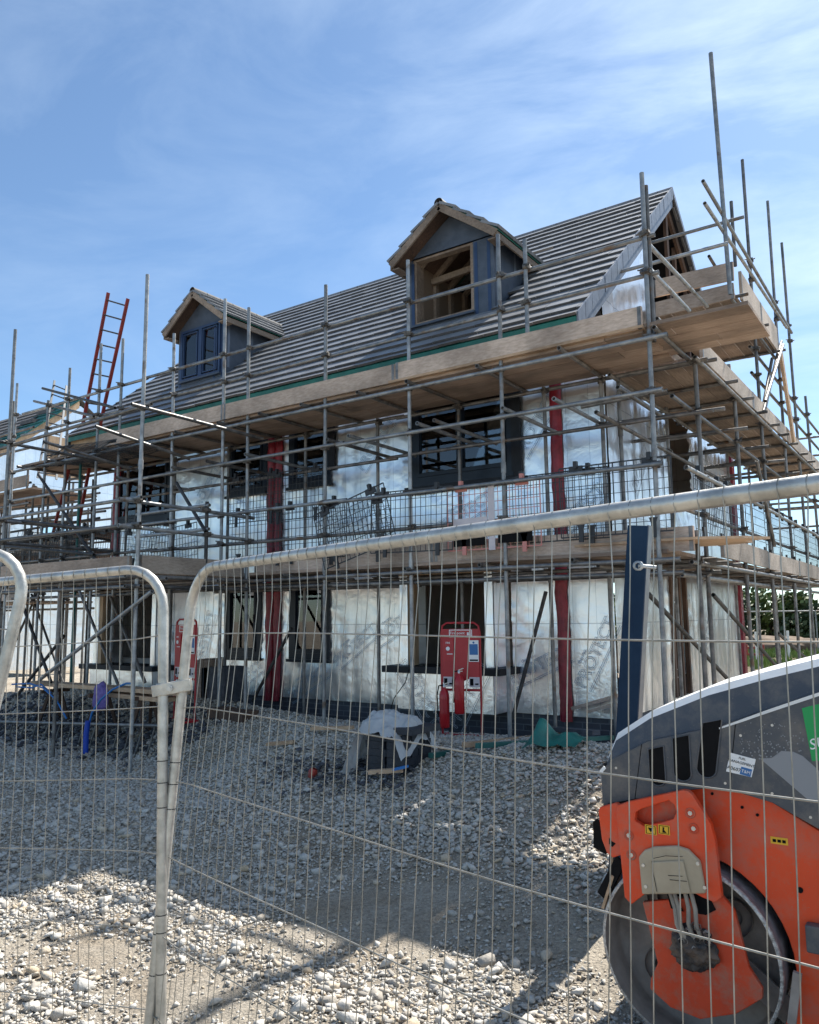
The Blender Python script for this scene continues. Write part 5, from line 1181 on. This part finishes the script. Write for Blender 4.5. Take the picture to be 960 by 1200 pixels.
# ------------------------------------------------------------------ fire points
def fire_point(x,y,rz,label,group=None):
    z=gz(x,y);t=thing('fire_point_stand',(0,0,0),label,'fire point')
    s=MB();W=.27;Hh=1.5
    s.path([(-W,0,.02),(-W,0,1.36),(-W+.02,0,1.46),(-W+.08,0,1.5),(W-.08,0,1.5),(W-.02,0,1.46),(W,0,1.36),(W,0,.02)],.015,10)
    s.bar((-W,0,.62),(W,0,.62),.03,.03);s.bar((-W,-.0,.03),(W,-.0,.03),.03,.04)
    for x_ in(-W,W): s.bar((x_,-.22,.02),(x_,.22,.02),.03,.03)
    s.build('frame',M['red'],t)
    s=MB();s.prism([(-W+.01,1.42),(W-.01,1.42),(W-.01,.70),(W-.12,.78),(0.0,.72),(-.06,.64),(-W+.01,.72)],-.02,.0)
    s.build('back_board',M['red'],t)
    s=MB();s.box((-.15,-.024,1.31),(.17,-.0205,1.41));h=s.build('header_sign',M['ext_red'],t)
    s=MB()
    for a,b_ in(((-.15,1.40),(.17,1.41)),((-.15,1.31),(.17,1.32)),((-.15,1.32),(-.14,1.40)),((.16,1.32),(.17,1.40))): s.box((a[0],-.027,a[1]),(b_[0],-.0242,b_[1]))
    text_geo(s,'Fire point',.052,frameM((-.035,-.026,1.365),(1,0,0),(0,0,1)))
    s.box((.10,-.027,1.335),(.125,-.0242,1.375));s.box((.135,-.027,1.33),(.15,-.0242,1.39));s.build('lettering',M['white'],h,fixn=False)
    s=MB();s.box((.12,-.024,.99),(.255,-.0205,1.27));n_=s.build('notice',M['white'],t)
    s=MB();s.box((.13,-.026,1.08),(.245,-.0242,1.22));s.tube((.187,-.026,1.24),(.187,-.0242,1.24),.014,12);s.build('blue_panel',M['blue_sign'],n_)
    s=MB();s.box((.13,-.026,1.0),(.245,-.0242,1.02));s.build('red_bar',M['black'],n_)
    s=MB();s.box((-.235,-.04,1.0),(-.09,-.0205,1.28));c_=s.build('call_point',M['red'],t)
    s=MB();s.tube((-.165,-.046,1.16),(-.165,-.0405,1.16),.027,16);s.box((-.18,-.043,1.085),(-.10,-.0405,1.095))
    text_geo(s,'FIRE',.035,frameM((-.165,-.042,1.235),(1,0,0),(0,0,1)));s.build('button',M['white'],c_,fixn=False)
    for a in(-.24,.12):
        s=MB();s.box((a,-.024,.66),(a+.14,-.0205,.79));o=s.build('instruction_plate',M['pale_sign'],t)
        s=MB();s.box((a+.01,-.026,.68),(a+.055,-.0242,.77));s.box((a+.08,-.026,.69),(a+.125,-.0242,.71));s.build('instruction_print',M['black'],o)
    t.location=(x,y,z);t.rotation_euler=(0,0,rz);return t
def extinguisher(x,y,z,rz,label):
    t=thing('fire_extinguisher',(0,0,0),label,'extinguisher')
    s=MB();s.lathe((0,0,0),[(0,0),(0,.07),(.02,.08),(.44,.08),(.50,.065),(.54,.03),(.56,.025)],24);s.build('cylinder',M['ext_red'],t)
    s=MB();s.lathe((0,0,.555),[(0,.02),(.04,.02),(.05,.012)],12);s.bar((-.01,0,.60),(.09,0,.63),.02,.012);s.bar((-.01,0,.585),(.07,0,.59),.02,.01);s.build('valve',M['bolt'],t)
    s=MB();s.path([(-.02,0,.59),(-.08,-.03,.58),(-.11,-.03,.45),(-.10,-.03,.25),(-.09,-.03,.15)],.01,8);s.build('hose',M['black'],t)
    s=MB();vs=[];n=10
    vs=[(.0815*math.sin(a),-.0815*math.cos(a),z_) for z_ in(.20,.40) for a in[R(-45+9*k) for k in range(11)]];s.add(vs,[(i,i+1,12+i,11+i) for i in range(10)],True);s.build('label',M['white'] if False else M['red'],t,fixn=False)
    t.location=(x,y,z);t.rotation_euler=(0,0,rz);t.scale=(.72,.72,.8)
    return t
p=at(542,870,2,.24);fx,fy=p.x,p.y
sc1=fire_point(fx,fy,R(14),'red fire point stand with signs, before the dark bay window')
hh=at(540,727,1,fy).z-gz(fx,fy);sc1.scale=(hh/1.51,)*3;sc1.location.z=gz(fx,fy)-.02
cr,sr_=math.cos(R(14)),math.sin(R(14))
extinguisher(fx-.15*cr,fy-.10-.15*sr_,gz(fx,fy)+.10,R(20),'red extinguisher hanging low at the left of the fire point stand')
extinguisher(fx+.04*cr,fy-.12+.04*sr_,gz(fx,fy)+.26,R(-10),'red extinguisher on the fire point stand with a blue band, right of the low one')
p=at(214,868,1,7.35)
sc2=fire_point(p.x+.02,7.35,R(-6),'second red stand, seen edge on beyond the joined fence posts');sc2.location.z=at(205,868,1,7.35).z*0+gz(p.x,7.35);sc2.scale=(.93,.93,.93)

# ------------------------------------------------------------------ things lying about
def blob(name,c,r,m,seed,label,cat,sub=3):
    bm=bmesh.new();bmesh.ops.create_icosphere(bm,subdivisions=sub,radius=1);s=MB()
    for v in bm.verts:
        d=v.co.normalized();k=1+.3*noise.noise(d*1.5+Vector((seed,0,0)))+.2*noise.noise(d*5);v.co=Vector((c[0]+d.x*r[0]*k,c[1]+d.y*r[1]*k,c[2]+d.z*r[2]*k))
    s.add([v.co.copy() for v in bm.verts],[tuple(v.index for v in f.verts) for f in bm.faces],True);bm.free()
    o=s.build(name,m);return tag(o,label,cat)
# brick stack under polythene
p=at(468,912,1,6.2);bx_,by_=p.x,6.2;bz=gz(bx_,by_)
st=thing('brick_stack',(bx_,by_,bz),'stack of dark blue bricks on the gravel, half covered by polythene','brick stack')
for r in range(5):
    s=MB()
    for i in range(2):
        for j in range(4):
            x=bx_-.23+i*.225+random.uniform(-.008,.008);y=by_-.2+j*.108+random.uniform(-.006,.006)
            s.box((x,y,bz-.02+r*.068),(x+.215,y+.102,bz-.02+r*.068+.065))
    s.build('brick_course',M['dark_brick'],st)
s=MB();s.box((bx_-.30,by_-.22,bz+.33),(bx_+.30,by_+.26,bz+.38));s.box((bx_-.36,by_+.0,bz+.0),(bx_-.27,by_+.26,bz+.33));s.build('capping_slab',M['dark_brick'],st)
s=MB();n=46;vs=[]
for j in range(n+1):
    for i in range(n+1):
        u,v=i/n,j/n
        x=bx_-.46+u*.70;y=by_-.30+v*.60
        top_=bz+.41+.10*math.exp(-((u-.45)**2+(v-.5)**2)*9)
        dl=max(0,.28-u)/.28;zz=top_-dl**1.3*.44-max(0,u-.86)*1.1-max(0,.12-v)*.5
        x+=dl*.10*math.sin(v*9)
        zz+=.035*noise.noise(Vector((u*6,v*7,3)))+.03*(abs(noise.noise(Vector((u*11+v*3,v*9-u*4,7))))-.15)+.01*noise.noise(Vector((u*26,v*26,3)))
        zz-=.25*max(0,u+.25*math.sin(v*8)-.80)+.2*max(0,.2-v)**1.2;y+=.03*noise.noise(Vector((u*9,v*4,11)))
        vs.append((x,y,zz))
s.add(vs,[(j*(n+1)+i,j*(n+1)+i+1,(j+1)*(n+1)+i+1,(j+1)*(n+1)+i) for j in range(n) for i in range(n)],True);o=s.build('polythene_sheet',M['plastic'],fixn=False);tag(o,'crumpled translucent polythene draped over the brick stack','plastic sheet')
# dark slate rubble heap
pts=[];szs=[]
for i in range(330):
    q=at_ground(300+RNG.uniform(0,1)**.7*185,908+RNG.normal()*13);
    pts.append((q.x,q.y,gz(q.x,q.y)+.03+RNG.uniform(0,.03)));szs.append(RNG.uniform(.015,.045))
flat=[(v*np.array([1.25,1,.42]),f) for v,f in hiv]
scatter('dark_rubble',pts,szs,flat,M['slate'],'dark broken slate and brick rubble on the pale gravel')
pts=[];szs=[]
for i in range(1500):
    x=RNG.uniform(-14.5,-8.2);y=7.0+RNG.normal()*.35;pts.append((x,y,gz(x,y)+RNG.uniform(0,.05)));szs.append(RNG.uniform(.02,.07))
scatter('bay_rubble',pts,szs,hiv,M['slate'],'dark broken rubble under the loading bay behind the left fence')
for x,y,l,nm in((324,880,.28,'short timber offcut lying on the gravel at the left'),(385,862,.5,'thin timber batten lying on gravel near the wall'),(448,915,.3,'pale timber block beside the dark rubble')):
    q=at_ground(x,y);s=MB();z=gz(q.x,q.y)+.06;s.bar((q.x-l/2,q.y,z),(q.x+l/2,q.y+.12,z+.03),.07,.035);tag(s.build('timber_offcut',M['fresh']),nm,'timber')
q=at_ground(364,914);s=MB();s.lathe((q.x,q.y,gz(q.x,q.y)+.02),[(0,.03),(.06,.045),(.09,.03)],10,(.4,.2,1));tag(s.build('plastic_cap',M['ladder_red']),'small orange red cap on the dark rubble','plastic cap')
q=at_ground(470,916);s=MB();s.bar((q.x-.07,q.y,gz(q.x,q.y)+.10),(q.x+.05,q.y+.02,gz(q.x,q.y)+.13),.08,.02);tag(s.build('sealant_tube',M['rope_blue']),'blue and white packet at the foot of the brick stack','packet')
# green sheet and timber lengths by the plinth
q=at(560,886,1,7.0);zz=gz(q.x,7.0)
for i,(a,b_,m_,lb,wd) in enumerate((((505,896),(640,872),'teal','green grey batten lowest of the lengths before the plinth',.05),((545,886),(655,872),'fresh','pale timber length right of the fire point',.06),((560,890),(720,878),'teal','green batten reaching under the green sheet',.05),((640,868),(712,868),'fresh','short timber behind the green sheet',.07),((620,868),(700,880),'slate','dark kerb piece behind the green sheet',.08))):
    P0=at_ground(*a);P1=at_ground(*b_);P0.z=gz(P0.x,P0.y)+.08+.02*i;P1.z=gz(P1.x,P1.y)+.09+.02*i
    s=MB();s.bar(P0,P1,wd,.045);tag(s.build('timber_length',M[m_]),lb,'timber')
P0=at_ground(645,878);s=MB();n=16;vs=[]
for j in range(n+1):
    for i in range(n+1):
        u,v=i/n,j/n;x=P0.x-.22+u*.50;y=P0.y-.12+v*.4
        vs.append((x,y,gz(x,y)+.05+.20*math.exp(-((u-.22)/.16)**2-((v-.5)/.4)**2)+.07*math.exp(-((u-.7)/.25)**2-((v-.5)/.35)**2)+.02*noise.noise(Vector((u*8,v*8,1)))))
s.add(vs,[(j*(n+1)+i,j*(n+1)+i+1,(j+1)*(n+1)+i+1,(j+1)*(n+1)+i) for j in range(n) for i in range(n)],True);tag(s.build('green_sheet',M['green'],fixn=False),'crumpled green plastic sheet on the gravel by the plinth','plastic sheet')
# loose planks lying along the plinth
s=MB();s.bar(at(672,830,1,8.95),at(725,815,1,8.95),.12,.04);tag(s.build('plank',M['toe']),'upper pale plank propped at the foot of the red strip','plank')
s=MB();s.bar(at(690,834,1,8.88),at(722,825,1,8.88),.1,.035);tag(s.build('plank',M['toe']),'lower short plank under the pale one by the red strip','plank')
# bay: planks, blue pipe, ropes, lattice beam
for i,(a,b_,lb) in enumerate((((40,800),(215,812),'upper brown plank laid across trestles in the loading bay'),((120,812),(200,820),'lower brown plank laid across trestles in the loading bay'))):
    P0=at(*a,1,6.9);P1=at(*b_,1,6.9);s=MB();s.bar(P0,P1,.24,.055);tag(s.build('plank',M['fresh']),lb,'plank')
for k in(-11.4,-10.2,-9.2):
    s=MB();z0=gz(k,6.9)
    for dx in(-.15,.15): s.bar((k+dx,6.75,z0),(k,6.85,.62),.04,.04);s.bar((k+dx,7.1,z0),(k,7.0,.62),.04,.04)
    s.bar((k,6.7,.6),(k,7.15,.6),.05,.05);tag(s.build('trestle',M['darkwood']),{-11.4:'left dark trestle under the bay planks',-10.2:'middle dark trestle under the bay planks',-9.2:'right dark trestle under the bay planks'}[k],'trestle')
pts=[at(100,893,1,6.35),at(101,860,1,6.35),at(103,845,1,6.35)];s=MB();s.path(pts,[.035,.036,.034],10);tag(s.build('blue_pipe',M['pipe_blue']),'thick blue pipe standing upright behind the left fence','pipe')
s=MB();s.path([at(x,y,1,6.4) for x,y in((104,850),(108,835),(118,820),(132,808),(148,801),(156,801))],.014,8);tag(s.build('water_hose',M['rope_blue']),'blue hose arching up from the blue pipe to the planks','hose')
s=MB();s.path([at(x,y,1,6.5) for x,y in((14,802),(35,801),(50,806),(66,820),(78,842))],.012,7);s.path([at(x,y,1,6.55) for x,y in((20,805),(38,806),(48,802),(60,812))],.012,7);tag(s.build('blue_rope',M['rope_blue']),'loose blue rope tangled round the bay posts','rope')
P0=at(118,817,1,6.6);o=blob('purple_net',(P0.x,6.6,P0.z),(.17,.06,.20),M['purple'],3,'bunched purple netting hanging over the bay plank','netting');
s=MB()
for a,b_ in(((0,846),(200,851)),((0,885),(196,889))): s.tube(at(*a,1,6.55),at(*b_,1,6.55),.024,8)
lt=thing('lattice_beam',at(100,888,1,6.55),'grey aluminium lattice beam lying along the gravel behind the left fence','lattice beam');s.build('chord',M['galv_old'],lt)
s=MB()
for i in range(14):
    x=4+i*14;s.tube(at(x,886,1,6.55),at(x+11,848,1,6.55),.012,6)
s.build('lacing',M['galv_old'],lt)
# dark pile of materials behind the fence posts
for i,(a,w_,h_,d_,m_,lb) in enumerate((((248,846),.5,.16,.4,'slate','dark block stack beside the second red stand'),((262,880),.7,.14,.3,'darkwood','low dark box on the gravel right of the joined posts'),((235,815),.3,.12,.3,'board','brown box on top of the dark blocks'))):
    q=at(a[0],a[1],1,7.9 if i!=1 else 7.4);s=MB();z0=gz(q.x,q.y)
    for k in range(3): s.box((q.x-w_/2+k*w_/3+.004,q.y,z0),(q.x-w_/2+(k+1)*w_/3-.004,q.y+d_,z0+h_+(.45 if i==2 else .3 if i==0 else 0)+random.uniform(-.02,.02)))
    tag(s.build('material_stack',M[m_],bevel=.004),lb,'stack')
s=MB();s.path([at(480,783,1,8.45),at(475,800,1,8.5),at(462,818,1,8.5),at(456,838,1,8.3),at(452,858,1,8.0)],.006,6);tag(s.build('cable',M['black']),'thin black cable hanging from the bay window sill','cable')
s=MB();s.path([at_ground(x,y)+Vector((0,0,.05)) for x,y in((176,852),(165,862),(150,872),(135,877),(118,880),(60,880))],.006,6);tag(s.build('cord',M['hose']),'thin pale cord lying over the lattice beam','cord')

# ------------------------------------------------------------------ far background
def foliage(mb,c,rad,n,rg,s=.16):
    for _ in range(n):
        a=rg.uniform(0,6.283);ct=rg.uniform(-1,1);st_=math.sqrt(1-ct*ct);q=rg.uniform(.55,1)**.5
        lump=1+.28*noise.noise(Vector((math.cos(a)*st_*2+c[0],math.sin(a)*st_*2+c[1],ct*2)))
        p=Vector((c[0]+rad[0]*math.cos(a)*st_*q*lump,c[1]+rad[1]*math.sin(a)*st_*q*lump,c[2]+rad[2]*ct*q*lump))
        d=Vector((rg.gauss(0,1),rg.gauss(0,1),rg.gauss(0,1))).normalized();u=d.orthogonal().normalized();v=d.cross(u);k=s*rg.uniform(.6,1.4)
        mb.add([p-u*k,p+v*k*.6,p+u*k,p-v*k*.6],[(0,1,2,3)])
rg=random.Random(11)
i=0
tp_=[(2.2,43,3.0,1),(5.2,45,3.7,0),(8.2,44,2.8,1),(10.8,46,3.9,0),(13.9,47,3.2,1),(17.5,48,3.8,0),(22,50,3.4,1),(-1.5,44,3.3,0),(-5,46,3.5,1),(-9,49,3.8,0),(-14,50,3.2,1),(-31,30,3.6,0),(-36,28,3.9,1),(27,49,4.3,0)]
desc=['at the gap left of the last gable pole','pale green and rounded, lit at its crown','low and dark between two taller ones','tallest of the row seen under the right deck','dark green just beyond the frame edge','standing right of the frame edge','far right end of the row','behind the gable corner','behind the house, second from the gable','behind the middle of the house','behind the left half of the house','far left beyond the further house','farthest left of all','beyond the right edge, wide and tall']
for (x,y,h,k),ds in zip(tp_,desc):
    x-=(13.5 if y>40 else 0);h*=.92
    t=thing('hedgerow_tree',(x,y,-.2),'bushy hedgerow tree '+ds,'tree','trees of the far hedgerow')
    s=MB()
    s.tube((x,y,-.2),(x+.1,y,h*.5),.13,8,r2=.08)
    for a in range(5): s.tube((x+.05,y,h*.25+.1*a),(x+math.cos(a*1.3)*1.0,y+math.sin(a*1.3)*1.0,h*.55+.15*a),.06,6,r2=.02)
    s.build('trunk',M['trunk'],t)
    f=MB()
    for q in range(9): foliage(f,(x+rg.uniform(-1.9,1.9),y+rg.uniform(-.8,.8),h*(rg.uniform(.12,.3) if q>5 else rg.uniform(.3,.68))),(rg.uniform(.8,1.4),rg.uniform(.7,1.2),h*rg.uniform(.24,.36)),520,rg,.15)
    f.build('crown',M['leaf' if k==0 else 'leaf2'],t,fixn=False)
# grass strip
s=MB()
for _ in range(9000):
    x=rg.uniform(-11,2);y=rg.uniform(25,36)
    if noise.noise(Vector((x*.35,y*.35,0)))<-.12: continue
    z=gz(x,y);h=rg.uniform(.1,.28);a=rg.uniform(0,3.14);w_=.05;s.add([(x-w_*math.cos(a),y-w_*math.sin(a),z),(x+w_*math.cos(a),y+w_*math.sin(a),z),(x+rg.uniform(-.06,.06),y+rg.uniform(-.06,.06),z+h)],[(0,1,2)])
tag(s.build('grass',M['grass'],fixn=False),'strip of rough green grass before the hedgerow',kind='stuff')
for i,(x,y,r,h,lb) in enumerate(((-4.6,19.5,1.3,.42,'brown earth heap nearest the gable corner'),(-3.4,21.5,1.6,.30,'wide low earth heap right of the first'),(-7,39,3.2,.7,'earth bank under the far hedgerow'),(-1.6,22,1.6,.3,'earth heap at the right edge'))):
    o=blob('earth_heap',(x,y,-.12),(r,r*.7,h),M['earth'],i*3.1,lb,'earth heap',4)
for i,(x,y,lb) in enumerate(((-6.0,30,'thin white marker post left in the far ground'),(-5.3,32,'thin white marker post right in the far ground'))):
    s=MB();s.box((x-.04,y-.04,gz(x,y)-.1),(x+.04,y+.04,1.0));tag(s.build('marker_post',M['white']),lb,'post')
bar=thing('safety_barrier',(-5.9,30.5,0),'orange safety barrier in the far ground between the marker posts','barrier')
s=MB()
for z in(.15,.38): s.box((-6.4,30.48,z),(-5.9,30.52,z+.08))
s.build('slats',M['ladder_red'],bar);s=MB();s.box((-6.45,30.45,-.2),(-6.41,30.55,.55));s.box((-5.89,30.45,-.2),(-5.85,30.55,.55));s.build('barrier_post',M['ladder_red'],bar)
# distant site fence
df=thing('site_hoarding',(-5,37,0),'pale blue line of far mesh fencing before the hedgerow','fence')
s=MB()
for x in range(-17,7,3): s.tube((x,37,-.2),(x,37,1.75),.03,6);s.tube((x,37,1.72),(x+3,37,1.72),.03,6)
s.build('fence_frame',M['galv'],df)

# ------------------------------------------------------------------ sky and light
SUN_EL,SUN_AZ=49.8,6.5
w=bpy.data.worlds.new('World');scene.world=w;w.use_nodes=True;nt=w.node_tree;nt.nodes.clear();N=nt.nodes.new;L=nt.links.new
out=N('ShaderNodeOutputWorld');bg=N('ShaderNodeBackground');bg.inputs[1].default_value=.077
sky=N('ShaderNodeTexSky');sky.sky_type='NISHITA';sky.sun_disc=False;sky.sun_elevation=R(SUN_EL);sky.sun_rotation=R(SUN_AZ);sky.air_density=.85;sky.dust_density=.15;sky.ozone_density=1.7
tc=N('ShaderNodeTexCoord');mp=N('ShaderNodeMapping');mp.inputs['Rotation'].default_value=(0,0,R(35));mp.inputs['Scale'].default_value=(1.3,3.4,6.5);mp.inputs['Location'].default_value=(3.1,1.7,.4);L(tc.outputs['Generated'],mp.inputs[0])
n1=N('ShaderNodeTexNoise');n1.inputs['Scale'].default_value=1.5;n1.inputs['Detail'].default_value=10;n1.inputs['Roughness'].default_value=.60;n1.inputs['Distortion'].default_value=.5;L(mp.outputs[0],n1.inputs[0])
r1=N('ShaderNodeMapRange');r1.inputs[1].default_value=.42;r1.inputs[2].default_value=.86;L(n1.outputs[0],r1.inputs[0])
# more cirrus towards the right of the view
dt=N('ShaderNodeVectorMath');dt.operation='DOT_PRODUCT';L(tc.outputs['Generated'],dt.inputs[0]);dt.inputs[1].default_value=(.80,.45,.40)
r2=N('ShaderNodeMapRange');r2.inputs[1].default_value=.05;r2.inputs[2].default_value=.85;r2.inputs[3].default_value=.16;r2.inputs[4].default_value=1.0;L(dt.outputs['Value'],r2.inputs[0])
mu=N('ShaderNodeMath');mu.operation='MULTIPLY';L(r1.outputs[0],mu.inputs[0]);L(r2.outputs[0],mu.inputs[1])
ad=N('ShaderNodeMath');ad.operation='MULTIPLY_ADD';L(r2.outputs[0],ad.inputs[0]);ad.inputs[1].default_value=.22;L(mu.outputs[0],ad.inputs[2])
mx=N('ShaderNodeMix');mx.data_type='RGBA';mx.clamp_factor=True;L(ad.outputs[0],mx.inputs[0]);tn=N('ShaderNodeMix');tn.data_type='RGBA';tn.blend_type='MULTIPLY';tn.inputs[0].default_value=1;tn.inputs[7].default_value=(.86,1.03,1.10,1);L(sky.outputs[0],tn.inputs[6]);L(tn.outputs[2],mx.inputs[6]);mx.inputs[7].default_value=(7.4,8.6,9.6,1)
L(mx.outputs[2],bg.inputs[0]);L(bg.outputs[0],out.inputs[0])
sl=bpy.data.lights.new('sun','SUN');sl.energy=5.0;sl.angle=R(.53);sl.color=(1,.95,.87);so=bpy.data.objects.new('sun',sl);COL.objects.link(so)
sd_=Vector((math.sin(R(SUN_AZ))*math.cos(R(SUN_EL)),math.cos(R(SUN_AZ))*math.cos(R(SUN_EL)),math.sin(R(SUN_EL))))
so.rotation_euler=sd_.to_track_quat('Z','Y').to_euler();so.location=(0,0,30)
scene.view_settings.view_transform='Standard';scene.view_settings.look='None';scene.view_settings.exposure=1.08;scene.view_settings.gamma=1
scene.cycles.max_bounces=8;scene.cycles.use_denoising=True
